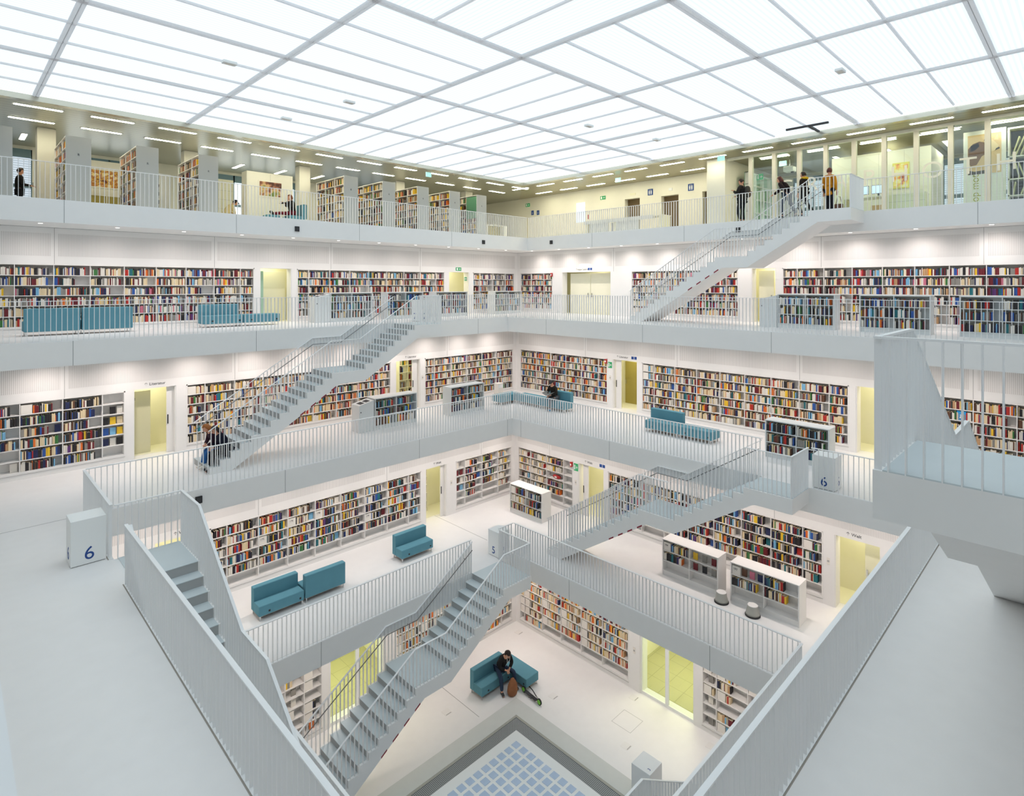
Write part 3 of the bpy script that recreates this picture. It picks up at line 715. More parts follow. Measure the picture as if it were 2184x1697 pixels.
low_bookcase('low pale bookcase with terminal below the left stair', 'low bookcase below the left stair', 'L', 11.75, 19.35, 6, 1.93, frac=(.7, .95))
terminal('pale terminal cabinet with two dark readers below the left stair', 'L', 11.08, 19.35, 6)
low_bookcase('low pale bookcase standing alone left of the seated reader', 'low bookcase left of the seated reader', 'L', 15.3, 19.2, 6, 1.88, frac=(.8, 1))
low_bookcase('low white bookcase above the right-hand white cube 6', 'low bookcase above right cube 6', 'R', 18.95, 7.58, 6, 1.9, frac=(.8, 1), vis=1)
terminal('white reading desk seen through the bars of the near landing', 'R', 19.75, 2.5, 6, .55, .5, 1.0, 1.0)
low_bookcase('low white bookcase near the inner corner of the lowest gallery', 'low bookcase near the lower corner', 'R', 17.45, 17.84, 5, 1.87, m='case', spec={(0, 2): ('cases', .95, 1), (1, 2): ('five', .95), (0, 1): ('media', .95), (1, 1): ('five', .75), (0, 0): ('five', 1), (1, 0): ('five', 1)})
low_bookcase('low white bookcase carrying card 184, half empty', 'low bookcase 184', 'R', 17.3, 10.34, 5, 1.97, m='case',
             spec={(0, 2): ('five', 1, 1), (0, 1): ('five', .75), (0, 0): 0, (1, 0): 0, (1, 2): ['yellow', 'grey', 'dark red'], (1, 1): ['dark red', 'black', 'grey']})
low_bookcase('low white bookcase carrying card 183, beside the rear step stool', 'low bookcase 183', 'R', 17.35, 8.0, 5, 2.02, m='case',
             spec={(0, 2): [None, 'brown', 'pink', 'navy'], (1, 2): ('five', .62), (0, 1): ('five', .8), (1, 1): ('five', .68), (0, 0): 0, (1, 0): 0})
# tall cases on the top gallery: end panels face the hall
TALLN = ['first', 'second', 'third', 'fourth', 'fifth', 'sixth', 'seventh', 'eighth']
for i, xx in enumerate((.86, 2.8, 4.72, 6.66, 12.43, 14.36, 16.28, 18.25, 20.07)):
    n_ = 'tall bookcase with shade-grey end on the top gallery, %s' % ('at the left picture edge' if i == 0 else TALLN[i - 1] + ' full one from left')
    r, M4 = low_bookcase(n_, 'tall case %d' % i, 'R', xx, 25.6, 8, 2.6, H=2.22, D=.65, rows=(.12, .47, .82, 1.17, 1.52, 1.87), bays=3, mix='top', frac=(.6, 1), m='case', name='tall_bookcase', group='tall bookcases on the top gallery', vis=.5)
    o = board('end_panel', r, 2.6, 2.62, -.01, .66, 0, 2.23, M['endshade'])
    text('R', .1, M['ink'], o, (2.622, .33, 1.62), (R(90), 0, R(90)), align='CENTER')
    if i == 8:
        board('green_shutter', r, 1.75, 2.56, -.006, .0, 1.0, 2.15, mat('green_shutter', (.10, .28, .16), .5))
# ------------------------------------------------------------------ sofas and benches
def sofa(label, x, y, k, rz, W=1.35, back=True, D=.62, group='teal sofas and benches'):
    """local x to the sitter's left as seen from the front, front towards -y"""
    r = thing('sofa' if back else 'bench', label, 'sofa' if back else 'bench', (x, y, Z[k]), rz, group)
    d1 = D - .2 if back else D
    s = MB().box(0, W, 0, d1 if back else D, .13, .43).build('seat', M['teal'], r, bevel=.022, seg=3)
    if back: MB().box(0, W, D - .2, D, .13, .82).build('backrest', M['teal'], r, bevel=.024, seg=3)
    f = MB().box(.02, W - .02, .03, D - .03, .118, .13).build('under_frame', M['chrome'], r)
    for a in (.05, W - .05):
        for c in (.05, D - .05): MB().box(a - .015, a + .015, c - .015, c + .015, 0, .12).build('leg', M['chrome'], r)
    for a in ((.3, W - .12) if W > 1.2 else (W - .12,)):
        MB().box(a - .028, a + .028, -.003, .01, .2, .256).build('socket', M['black'], s)
    return r
PI = math.pi
# 7th-floor gallery, seen from behind (fronts to +y) and from the front
sofa('dark teal sofa seen from behind, left of the pair at the left edge', 3.07, 22.82, 7, PI)
sofa('dark teal sofa seen from behind, right of the pair, behind the upper balustrade', 4.46, 22.82, 7, PI)
sofa('teal sofa facing us left of the lit doorway, second gallery from top', 6.6, 22.25, 7, 0)
sofa('backless teal bench in front of the upper lit doorway', 7.97, 22.25, 7, 0, back=False, D=.6)
# corner group of the 6th-floor gallery
sofa('teal sofa with backrest on which the reader with the blue shoe sits', 19.15, 17.56, 6, -PI / 2)
sofa('long teal bench with no back left of the seated reader', 19.15, 19.17, 6, -PI / 2, W=1.58, back=False)
sofa('short teal bench in the hall corner, left end of the reader\'s group', 18.28, 19.26, 6, 0, W=1.3, back=False)
sofa('teal sofa with backrest beyond the balustrade, right of the yellow doorway', 18.98, 12.1, 6, -PI / 2)
sofa('backless teal bench joined to the lone sofa at its right', 18.98, 10.73, 6, -PI / 2, W=1.31, back=False)
# 5th floor
sofa('light teal sofa standing alone near the yellow doorway, lowest gallery', 11.47, 17.12, 5, 0)
sofa('light teal sofa facing us, left of the back-to-back pair', 6.53, 17.03, 5, 0)
sofa('light teal sofa turned away from us, right of the back-to-back pair', 9.27, 17.67, 5, PI, W=1.34)
# bottom floor
sofa('light teal sofa on the bottom floor on which the man in black sits', 12.83, 14.45, 4, 0)
sofa('light teal bench at right angles to the seated man on the bottom floor', 14.2, 15.07, 4, -PI / 2, back=False, D=.62)

# ------------------------------------------------------------------ level cubes, pedestal, step stools
def cube(label, side, x, y, k, num, W=.58, D=.55, H=.9, back=True):
    r = thing('level_cube', label, 'sign', (x, y, Z[k]), SIDE[side], 'white floor number cubes')
    c = MB().box(0, W, 0, D, .012, H).build('body', M['white'], r, bevel=.006)
    MB().box(.02, W - .02, .02, D - .02, 0, .012).build('base', M['joint'], r)
    if num:
        text(num, .36, M['blue'], c, (W * .52, -.002, .1), align='CENTER')
        text(num, .36, M['blue'], c, (-.002, D * .5, .1), (R(90), 0, R(-90)), align='CENTER')
        text(num, .36, M['blue'], c, (W + .002, D * .5, .1), (R(90), 0, R(90)), align='CENTER')
    return r, c
cube('large white cube with blue 6 at the head of the left foreground stair', 'L', 1.79, 14.09, 6, '6')
cube('white cube with blue 6 behind the right-hand balustrade', 'R', 17.0, 5.53, 6, '6')
cube('white cube with blue 5 at the head of the lowest left stair', 'R', 14.12, 15.56, 5, '5', W=.55)
cube('white cube with blue 7 half hidden behind the upper left stair head', 'L', 14.12, 19.85, 7, '7')
r, c = cube('blank white pedestal beside the pale rim of the bottom floor', 'R', 13.36, 8.93, 4, '', D=.6)
text('3', .12, M['blue'], c, (.5, .12, .902), (0, 0, R(90)))
def stool(label, x, y):
    r = thing('step_stool', label, 'stool', (x, y, Z[5]), .4, 'round step stools')
    MB().lathe([(.215, 0), (.215, .035), (.2, .045)], 28).build('rubber_ring', M['rubber'], r, smooth=False)
    MB().lathe([(.2, .04), (.19, .1), (.172, .17), (.168, .18), (.155, .28), (.14, .31)], 28).build('drum', M['stool'], r, smooth=True)
    MB().lathe([(.145, .305), (.145, .316), (.125, .32)], 28).build('tread_pad', M['case'], r)
stool('grey drum step stool in the gap between bookcases 184 and 183', 17.07, 8.15)
stool('grey drum step stool in front of bookcase 183', 17.03, 7.17)

# ------------------------------------------------------------------ glass-block skylight set in the bottom floor
r = thing('floor_skylight', 'square skylight of glass blocks inside a dark grating on the bottom floor', 'skylight', (9.75, 9.75, 0))
def ring(name, m, a, c, z0, z1):
    b = MB()
    for q in ((-c, c, a, c), (-c, c, -c, -a), (-c, -a, -a, a), (a, c, -a, a)): b.box(*q, z0, z1)
    return b.build(name, m, r)
ring('coping', M['stone'], 3.45, 4.0, .001, .035); ring('coping_edge', mat('beige_metal_edge', (.42, .41, .36), .5), 3.38, 3.45, .001, .03)
ring('grating', M['grate'], 3.0, 3.38, .001, .02)
MB().box(-3.0, 3.0, -3.0, 3.0, .001, .026).build('slab', M['white'], r)
bm_ = MB().box(-.105, .105, -.105, .105, 0, .012).mesh('glass_block', M['block'])
pts = [(-2.6 + .305 * i, -2.6 + .305 * j_) for i in range(18) for j_ in range(18)]
pts.sort(key=lambda p: -(p[0] + p[1]))
for x, y in pts[:100]: link('glass_block', bm_, r, (x, y, .026))
b = MB()
for x, y in pts[100:]: b.box(x - .105, x + .105, y - .105, y + .105, .026, .038)
tag(b.build('glass_blocks', M['block'], r), kind='stuff')

# ------------------------------------------------------------------ lamps
def strip_light(x, y, along, lab):
    r = thing('ceiling_light', lab, 'ceiling light', (x, y, ZC), 0 if along == 'X' else R(90), 'strip lights in the top floor ceiling')
    MB().box(-.62, .62, -.10, .10, -.012, 0).build('frame', M['steel'], r); MB().box(-.58, .58, -.075, .075, -.016, -.012).build('diffuser', M['strip'], r)
def nth(i): return ORD[i] if i < 20 else str(i)
for i in range(12):
    strip_light(2.12 + 1.912 * i, 22.84, 'X', 'warm strip light, outer row above the left top gallery, %s from the left edge' % ORD[i])
    strip_light(2.12 + 1.912 * i, 24.75, 'X', 'warm strip light, inner row above the tall shelves, %s from the left edge' % ORD[i])
for i in range(12):
    strip_light(23.38, 2.0 + 1.913 * i, 'Y', 'warm strip light, outer row above the right top gallery, %s from the right edge' % ORD[i])
    if i != 5: strip_light(25.3, 2.1 + 1.9 * i, 'Y', 'warm strip light, inner row right of the hall corner, %s from the right edge' % ORD[i])
for i, x in enumerate((2.13, 4.0, 9.7, 11.65, 13.55)):
    strip_light(x, 27.75, 'Y', 'warm strip light turned across the others, %s of the back row, above the left windows' % ORD[i])
for i, y in enumerate((2.2, 4.1, 6.0, 7.9)):
    strip_light(27.6, y, 'X', 'warm strip light turned across the others, %s inside the glazed corner room' % ORD[i])
def downlight(side, k, u, dd, lab):
    pl = (YE if side == 'L' else XE)[k]; zz = Z[k] - T; p = at(side, pl, u, zz, dd)
    r = thing('downlight', lab, 'downlight', p, 0, 'downlights under the %s gallery' % {8: 'top', 7: 'second', 6: 'third', 5: 'lowest'}[k])
    MB().lathe([(.075, -.006), (.075, 0)], 20).build('rim', M['white'], r); MB().lathe([(.058, -.009), (.058, -.006)], 20).build('lens', M['spotdisc'], r)
    ld = bpy.data.lights.new('downlight_lamp', 'SPOT'); ld.energy = SPOT_W * (.72 if k == 5 else 1); ld.color = (1, .895, .84); ld.spot_size = R(140); ld.spot_blend = 1.0; ld.shadow_soft_size = .055
    lo = bpy.data.objects.new('downlight_lamp', ld); C.objects.link(lo); lo.parent = r; lo.location = (0, 0, -.03); lo.rotation_euler = (R(18), 0, 0) if side == 'L' else (0, R(-18), 0)
GN = {8: 'top gallery', 7: 'second gallery', 6: 'third gallery', 5: 'lowest gallery'}
for k in (8, 7, 6, 5):
    n = {8: 11, 7: 10, 6: 9, 5: 7}[k]; lo_ = {8: 2.1, 7: 2.1, 6: 2.2, 5: 4.2}[k]
    for i in range(n):
        u = lo_ + 1.93 * i
        if u > YE[k] + 1.3: continue
        downlight('L', k, u, .55 if k == 8 else .8, 'small round downlight under the %s, left side, %s from left' % (GN[k], ORD[i]))
        downlight('R', k, u + .2, .3 if k == 8 else .8, 'small round downlight under the %s, right side, %s from right' % (GN[k], ORD[i]))

# ------------------------------------------------------------------ small fittings
def block(name, label, cat, loc, rz, size, m, group=None, child=None):
    w_, d_, h_ = size; r = thing(name, label, cat, loc, rz, group)
    MB().box(-w_ / 2, w_ / 2, -d_, 0, -h_ / 2, h_ / 2).build('housing', M[m], r, bevel=min(size) * .12); return r
for (p, s, lab) in (((9.72, YE[8], 16.04), 'L', 'black square speaker on the fascia below the reading woman'), ((19.31, YE[8], 16.03), 'L', 'black square speaker on the fascia just left of the hall corner'),
                    ((XE[8], 19.92, 16.1), 'R', 'black square speaker on the fascia just right of the hall corner'), ((XE[8], 10.04, 16.07), 'R', 'black square speaker on the fascia behind the upper stair'),
                    ((4.95, YE[6], 8.08), 'L', 'black square speaker on the fascia behind the left foreground stair')):
    r = block('wall_speaker', lab, 'speaker', p, SIDE[s], (.17, .05, .19), 'black', 'black fascia speakers'); MB().box(-.05, .05, -.053, -.05, -.06, .06).build('grille', M['dark'], r)
for i, (x, y) in enumerate(((24.1, 16.9), (16.5, 22.4), (23.0, 11.0), (25.9, 9.6))):   # hanging lit exit signs
    lab = ['hanging lit exit sign left of the big white column', 'hanging lit exit sign above the tall shelves', 'hanging lit exit sign beside the top of the white column', 'small lit exit sign inside the glazed room'][i]
    r = thing('exit_sign', lab, 'exit sign', (x, y, ZC), 0 if y > 20 else R(-90), 'hanging exit signs')
    MB().tube([(-.1, 0, -.12), (-.1, 0, 0)], .006, 6).tube([(.1, 0, -.12), (.1, 0, 0)], .006, 6).build('hanger', M['chrome'], r)
    MB().box(-.15, .15, -.025, .025, -.31, -.10).build('lit_box', M['exitlit'], r)
def wall_sign(name, label, side, pl, u, z, w_, h_, m, mark=None, mm='white', cat='sign', group=None):
    r = thing(name, label, cat, at(side, pl, u, z), SIDE[side], group)
    MB().box(-w_ / 2, w_ / 2, -.02, -.001, -h_ / 2, h_ / 2).build('plate', M[m], r)
    if mark == 'run':      # running figure and arrow reduced to their shapes
        MB().box(-w_ * .38, -w_ * .12, -.024, -.02, -h_ * .34, h_ * .34).box(w_ * .05, w_ * .4, -.024, -.02, -h_ * .07, h_ * .07).box(w_ * .19, w_ * .26, -.024, -.02, -h_ * .25, h_ * .25).build('pictogram', M[mm], r)
    elif mark == 'people':
        b = MB()
        for q in (-.2, .2):
            b.box(w_ * q - w_ * .1, w_ * q + w_ * .1, -.024, -.02, -h_ * .18, h_ * .18); b.box(w_ * q - w_ * .06, w_ * q + w_ * .06, -.024, -.02, h_ * .22, h_ * .34); b.box(w_ * q - w_ * .07, w_ * q + w_ * .07, -.024, -.02, -h_ * .38, -h_ * .18)
        b.box(-w_ * .015, w_ * .015, -.024, -.02, -h_ * .4, h_ * .4); b.build('pictogram', M[mm], r)
    elif mark: text(mark, h_ * .8, M[mm], r, (0, -.022, -h_ * .3), align='CENTER')
    return r
W8 = 26.3; z8 = Z[8]
wall_sign('exit_sign', 'green exit sign on the cream wall above two blue info signs', 'R', W8, 25.26, z8 + 2.5, .36, .2, 'green', 'run', group='wall exit signs')
wall_sign('exit_sign', 'green exit sign on the cream wall right of the narrow window', 'R', W8, 19.45, z8 + 2.34, .36, .2, 'green', 'run', group='wall exit signs')
wall_sign('info_sign', 'left one of two small blue info signs on the cream wall', 'R', W8, 24.85, z8 + 1.98, .2, .28, 'blue', 'i')
wall_sign('info_sign', 'right one of two small blue info signs on the cream wall', 'R', W8, 24.38, z8 + 1.95, .2, .28, 'blue', 'i')
wall_sign('toilet_sign', 'dark blue toilet sign right of the lift', 'R', W8, 16.41, z8 + 2.31, .3, .32, 'blue', 'people')
wall_sign('toilet_sign', 'dark blue toilet sign left of the white column', 'R', W8, 14.12, z8 + 2.29, .3, .34, 'blue', 'people')
wall_sign('wall_lamp', 'small white lamp above the bronze lift door', 'R', W8, 15.24, z8 + 2.32, .2, .14, 'white', cat='lamp')
wall_sign('lift_display', 'small dark lift display on cream plate above the lift', 'R', W8, 17.49, z8 + 2.32, .36, .12, 'yellow_room', None, cat='display')
wall_sign('window_13', 'narrow bright window in the cream wall', 'R', W8, 21.02, z8 + 1.66, .62, 1.12, 'screen', None, cat=None)['kind'] = 'structure'
wall_sign('fire_alarm', 'small orange red alarm post on cream wall beside the counter', 'R', W8, 20.5, z8 + 1.36, .09, .26, 'red', cat='alarm')
wall_sign('exit_sign', 'green exit sign in the passage behind the white column', 'R', W8, 10.75, z8 + 2.35, .3, .26, 'green', 'run', group='wall exit signs')
wall_sign('exit_sign', 'green exit sign above the doorway left of the upper corner bookcase', 'L', WL[7], 19.35, Z[7] + 2.36, .36, .17, 'green', 'run', group='wall exit signs')
wall_sign('exit_sign', 'small green exit sign inside that doorway\'s reveal', 'L', WL[7] + .2, 20.0, Z[7] + 1.85, .16, .2, 'green', 'run', group='wall exit signs')
wall_sign('exit_sign', 'green exit sign beside the yellow doorway right of the seated reader', 'R', WR[6], 15.5, Z[6] + 1.93, .2, .26, 'green', 'run', group='wall exit signs')
wall_sign('exit_sign', 'green exit sign beside the yellow doorway of the lowest gallery, right side', 'R', WR[5], 15.6, Z[5] + 2.0, .22, .3, 'green', 'run', group='wall exit signs')
for side, k, u, s, ex, lab in (('L', 6, 4.62, '↑ Literatur', 0, 'dark lettering Literatur over the wide yellow doorway at left'), ('L', 6, 14.55, '↑ Literatur', 0, 'dark lettering Literatur over the yellow doorway below the left stair'),
                        ('R', 6, 15.15, '↑ Literatur', 1, 'dark lettering Literatur and pictogram right of the seated reader'), ('L', 5, 14.45, '↑ Welt', 0, 'dark lettering Welt over the yellow doorway, lowest gallery left of the corner'),
                        ('R', 5, 15.15, '↑ Welt', 1, 'dark lettering Welt and pictogram, lowest gallery right of the corner'), ('R', 5, 5.3, '↑ Welt', 0, 'dark lettering Welt over the far right yellow doorway, lowest gallery'),
                        ('L', 5, 4.9, '↑ Welt', 0, 'dark lettering Welt seen through the bars of the left foreground stair'), ('R', 7, 19.3, 'Treppe Galerie', 1, 'small dark lettering over the wide double door, second gallery from top')):
    pl = (WL if side == 'L' else WR)[k]
    r = thing('wall_lettering', lab, 'lettering', at(side, pl, u, Z[k] + 2.30), SIDE[side], 'lettering over the doorways')
    text(s, .13, M['ink'], r, (0, -.003, 0), name='word')
    if ex: MB().box(.78, .9, -.008, 0, -.01, .11).box(.93, 1.05, -.008, 0, -.01, .11).build('pictogram', M['blue'], r)
for side, k, u in (('R', 6, 15.5), ('R', 5, 15.62), ('L', 5, 15.4), ('L', 6, 15.5), ('R', 5, 5.78), ('R', 4, 11.2)):
    pl = (WL if side == 'L' else WR)[k]
    r = thing('switch_plate', 'small pale switch plate beside the %s doorway' % {('R', 6): 'yellow', ('R', 5): 'lowest gallery', ('L', 5): 'left lowest gallery', ('L', 6): 'stair-side', ('R', 4): 'bottom glass'}[(side, k)], 'switch', at(side, pl, u, Z[k] + 1.35), SIDE[side], 'switch plates by the doorways')
    MB().box(-.045, .045, -.012, 0, -.1, .1).build('plate', M['card'], r); MB().box(-.03, .03, -.014, -.012, -.03, .03).build('button', M['softjoint'], r)
def hose(label, side, k, u, d=.04):
    pl = (WL if side == 'L' else WR)[k]
    r = thing('fire_alarm', label, 'alarm', at(side, pl, u, Z[k] + 2.08), SIDE[side], 'red alarm beacons')
    MB().box(-.05, .05, -.1, 0, -.1, .1).build('housing', M['red'], r, bevel=.01); MB().box(-.03, .03, -.105, -.1, -.04, .04).build('plate', M['white'], r)
hose('red alarm beacon at the end of the upper right corner bookcase', 'R', 7, 20.98); hose('red alarm beacon above the red extinguisher shelf', 'R', 6, 15.7); hose('red alarm beacon beside the empty shelves of the lowest gallery', 'R', 5, 15.82)
def redbag(label, side, k, u, row, L=.5):
    pl = (WL if side == 'L' else WR)[k]
    r = thing('fire_extinguisher', label, 'extinguisher', at(side, pl, u, Z[k] + ROWS6[row] + .001, .03), SIDE[side], 'red extinguishers lying on shelves')
    b = MB(); n = 9
    b.tube([(-L / 2 + L * i / n, .11, .09) for i in range(n + 1)], [.02, .055, .08, .088, .088, .088, .088, .08, .05, .02], 14); b.build('cylinder', M['red'], r, smooth=True)
    MB().tube([(L * .38, .11, .09), (L * .52, .1, .12), (L * .4, .05, .2), (L * .05, .03, .2)], .012, 8).build('hose', M['black'], r, smooth=True); MB().box(-.06, .06, .015, .03, .05, .12).build('label_plate', M['card'], r)
redbag('red fire extinguisher lying on a shelf behind the seated reader', 'R', 6, 16.45, 2); redbag('red fire extinguisher lying on a shelf, lowest gallery corner', 'R', 5, 16.8, 3, .46); redbag('red fire extinguisher lying on a shelf beside the bottom glass doors', 'R', 4, 12.0, 3, .5)
for i, (x, y) in enumerate(((5.0, 14.9), (8.6, 15.6), (8.0, 18.6), (15.9, 17.5), (15.7, 12.2), (19.0, 11.6), (16.2, 4.6))):
    r = thing('smoke_detector', 'small pale detector on the luminous ceiling, %s' % ['in the large field at upper left', 'above the third stair head', 'near its left edge', 'above the hall corner', 'in the middle of the far rows', 'near the white column', 'in the large field at upper right'][i], 'detector', (x, y, ZC), 0, 'detectors on the luminous ceiling')
    MB().box(-.16, .16, -.09, .09, -.07, 0).build('body', M['white'], r, bevel=.01); MB().box(-.1, .1, -.05, .05, -.075, -.07).build('cover', M['card'], r)
r = thing('ceiling_track', 'dark T-shaped track hanging under the luminous ceiling at right', 'track', (21.2, 7.3, ZC - .03))
MB().box(-.3, -.22, -1.0, .35, -.06, 0).build('rail', M['dark'], r); MB().box(-.22, .75, -.42, -.35, -.06, 0).build('cross_rail', M['dark'], r)
for i, (x, y) in enumerate(((14.72, 12.95), (14.69, 10.01), (16.45, 16.3), (16.6, 11.0), (16.5, 8.2), (11.7, 14.9))):
    r = thing('floor_outlet', 'small flat floor outlet lid on the bottom floor, %s' % ['right of the scooter', 'near the blank pedestal', 'in the hall corner', 'under the red extinguisher shelf', 'right of the glass doors', 'under the lowest stair'][i], 'outlet', (x, y, 0.001), 0, 'floor outlet lids')
    MB().box(-.13, .13, -.13, .13, 0, .004).build('lid', M['case'], r); MB().box(-.1, .1, -.12, -.09, .004, .006).build('slot', M['softjoint'], r)
# ------------------------------------------------------------------ things on the top floor
def art(name, cols, scale=3.0):
    m = bpy.data.materials.new(name); m.use_nodes = True; nt = m.node_tree; b = nt.nodes['Principled BSDF']
    tc = nt.nodes.new('ShaderNodeTexCoord'); n = nt.nodes.new('ShaderNodeTexNoise'); n.inputs['Scale'].default_value = scale; n.inputs['Detail'].default_value = 3
    cr = nt.nodes.new('ShaderNodeValToRGB'); cr.color_ramp.elements[0].position = .36; cr.color_ramp.elements[1].position = .62
    cr.color_ramp.elements[0].color = (*lin(cols[0]), 1); cr.color_ramp.elements[1].color = (*lin(cols[-1]), 1)
    for i, c in enumerate(cols[1:-1]):
        e_ = cr.color_ramp.elements.new(.36 + .26 * (i + 1) / (len(cols) - 1)); e_.color = (*lin(c), 1)
    nt.links.new(tc.outputs['Object'], n.inputs['Vector']); nt.links.new(n.outputs['Fac'], cr.inputs[0]); nt.links.new(cr.outputs[0], b.inputs['Base Color'])
    return m
def picture(label, side, pl, u, z, w_, h_, m, frame=None):
    r = thing('picture', label, 'picture', at(side, pl, u, z), SIDE[side], 'framed pictures on the top floor')
    MB().box(0, w_, -.03, -.002, 0, h_).build('frame', frame or M['l8wall'], r, bevel=.004); MB().box(.05, w_ - .05, -.034, -.03, .05, h_ - .05).build('print', m, r); return r
def upright(name, label, cat, side, pl, u, w_, h_, d_, m, group=None, grooves=0):
    r = thing(name, label, cat, at(side, pl, u, z8), SIDE[side], group)
    MB().box(0, w_, 0, d_, 0, h_).build('body', m, r, bevel=.008)
    for i in range(grooves): MB().box(w_ * (i + 1) / (grooves + 1) - .004, w_ * (i + 1) / (grooves + 1) + .004, -.002, 0, .05, h_ - .05).build('seam', M['softjoint'], r)
    return r
upright('display_wall', 'cream display wall with bright orange picture, left part of the top floor', 'display wall', 'L', 27.0, 3.9, 1.25, 2.25, .35, M['l8wall'], None, 0)
picture('large orange and brown picture between the first two tall shelves', 'L', 27.0, 4.0, z8 + 1.2, .98, .74, art('orange_brown_print', [(120, 60, 30), (235, 190, 90), (180, 100, 40), (245, 225, 160)], 5))
r = upright('side_shelf', 'low cream shelf with a few things beneath the orange picture', 'shelf', 'L', 26.6, 3.85, 1.3, .86, .38, M['olive'])
MB().box(-.01, 1.31, -.01, .39, .86, .9).box(.62, .66, -.01, .38, 0, .86).build('top_board', M['l8wall'], r)
upright('display_wall', 'broad cream display wall with elephant coloured picture behind the reading woman', 'display wall', 'L', 25.72, 9.34, 2.02, 2.4, .6, M['l8wall'], None, 1)
picture('large brown and cream picture above the reading woman', 'L', 25.72, 9.82, z8 + 1.34, 1.06, .72, art('brown_cream_print', [(80, 45, 35), (150, 95, 70), (215, 180, 130), (110, 130, 60)], 2.6))
r = upright('locker', 'pale yellow locker with six square doors on the top floor', 'locker', 'L', 27.2, 8.35, .95, 2.15, .5, M['yellow_room'], None, 1)
for q in (.45, .85, 1.25, 1.65): MB().box(.02, .93, -.002, 0, q, q + .008).build('seam', M['softjoint'], r)
low_bookcase('white open bookcase almost empty, behind the second tall shelf', 'white open case', 'R', 6.35, 28.6, 8, 1.6, H=2.05, D=.4, rows=(.1, .45, .8, 1.15, 1.5), bays=2, m='white', frac=(.05, .2), name='open_bookcase', group='open bookcases')
# service counter, corner desk, chairs
r = thing('service_counter', 'long pale counter with grey front panels before the lift', 'counter', (23.95, 18.9, z8), SIDE['R'])
MB().box(0, 4.6, 0, .75, .74, .78).build('top_board', M['l8wall'], r); MB().box(0, 4.1, -.02, 0, .62, .8).build('screen_board', M['greycase'], r)
for a, c in ((.35, 1.5), (2.0, 3.3)): MB().box(a, c, .02, .06, 0, .74).build('front_panel', M['greycase'], r)
for a in (0, 1.75, 4.4): MB().box(a, a + .2, .05, .7, 0, .74).build('pedestal', M['yellow_room'], r)
MB().box(1.62, 1.72, .1, .5, 0, .6).build('blue_panel', M['blue'], r)
r = thing('information_desk', 'small cream desk with open shelf below, in the top gallery corner', 'desk', (21.0, 23.2, z8), 0)
MB().box(0, 1.5, 0, .7, .72, .76).build('top_board', M['l8wall'], r); MB().box(0, .04, .02, .68, 0, .72).box(1.2, 1.5, .02, .68, 0, .72).build('side_panel', M['l8wall'], r); MB().box(.04, 1.2, .3, .34, 0, .72).build('back_panel', M['olive'], r)
for i, (u, w_) in enumerate(((16.75, .5), (15.3, .46))):
    pass
for lab, yy_ in (('left lit monitor on the desk in the glazed room', 6.3), ('right lit monitor on the desk in the glazed room', 5.75)):
    r = thing('monitor', lab, 'monitor', (24.75, yy_, z8 + .77), SIDE['R'], 'monitors in the glazed room')
    MB().box(-.24, .24, 0, .03, .1, .42).build('housing', M['dark'], r, bevel=.004); MB().box(-.225, .225, -.003, 0, .115, .405).build('screen', M['screen'], r); MB().box(-.03, .03, .01, .03, .01, .12).box(-.1, .1, -.06, .08, 0, .012).build('stand', M['dark'], r)
r = thing('computer_desk', 'cream desk with drawer cabinets inside the glazed room', 'desk', (24.6, 6.9, z8), SIDE['R'])
MB().box(0, 2.6, 0, .75, .73, .77).build('top_board', M['l8wall'], r); MB().box(0, .05, 0, .7, 0, .73).box(1.45, 1.5, 0, .7, 0, .73).build('side_panel', M['yellow_room'], r)
f = MB().box(1.5, 2.6, .02, .7, 0, .73).build('drawer_cabinet', M['yellow_room'], r)
for q in (.24, .48): MB().box(1.5, 2.6, .016, .02, q, q + .008).build('drawer_gap', M['softjoint'], f)
MB().box(.9, 1.3, .2, .6, 0, .45).build('wooden_box', M['lightwood'], r)
upright('room_block', 'big cream room block with small yellow picture inside the glazed room', 'room block', 'R', 26.0, 7.7, 3.35, 2.64, 2.4, M['l8wall'], None, 3)
picture('small yellow framed picture on the cream room block', 'R', 26.0, 5.57, z8 + 1.15, .55, .98, art('yellow_figure_print', [(150, 60, 35), (235, 150, 60), (240, 225, 110), (245, 238, 190)], 4), mat('yellow_frame', (228, 222, 110), .5))
r = thing('poster_board', 'tall white board with animal poster and vertical green lettering', 'poster', (25.5, 3.34, z8), SIDE['R'])
MB().box(0, 1.14, 0, .09, 0, 2.8).build('board', M['white'], r, bevel=.006)
p_ = MB().box(.12, 1.02, -.006, 0, 1.3, 2.66).build('poster', mat('poster_sand', (226, 196, 150), .6, noise=.04), r)
def blob(pts, m, name): MB().prism(pts, -.010, -.006).build(name, m, p_)
brn = mat('poster_brown', (120, 82, 48), .6, noise=.25); dk = mat('poster_dark', (52, 38, 28), .6, noise=.2); pale = mat('poster_pale', (236, 214, 176), .6)
blob([(.13, 1.75), (.2, 1.6), (.36, 1.62), (.5, 1.9), (.62, 1.98), (.66, 2.2), (.6, 2.36), (.44, 2.42), (.26, 2.36), (.13, 2.2)], brn, 'animal_body')
blob([(.6, 2.1), (.78, 2.02), (.92, 2.1), (.95, 2.22), (.8, 2.42), (.66, 2.5), (.56, 2.4)], pale, 'animal_head')
blob([(.56, 2.42), (.6, 2.62), (.68, 2.48)], dk, 'ear'); blob([(.82, 2.42), (.92, 2.6), (.95, 2.4)], pale, 'ear')
blob([(.2, 2.3), (.4, 2.38), (.44, 2.26), (.3, 2.12), (.18, 2.1)], dk, 'back_stripe'); blob([(.86, 2.06), (.98, 2.1), (.97, 2.15), (.88, 2.13)], dk, 'muzzle'); blob([(.13, 1.3), (.62, 1.3), (.58, 1.42), (.3, 1.4), (.13, 1.46)], dk, 'rock')
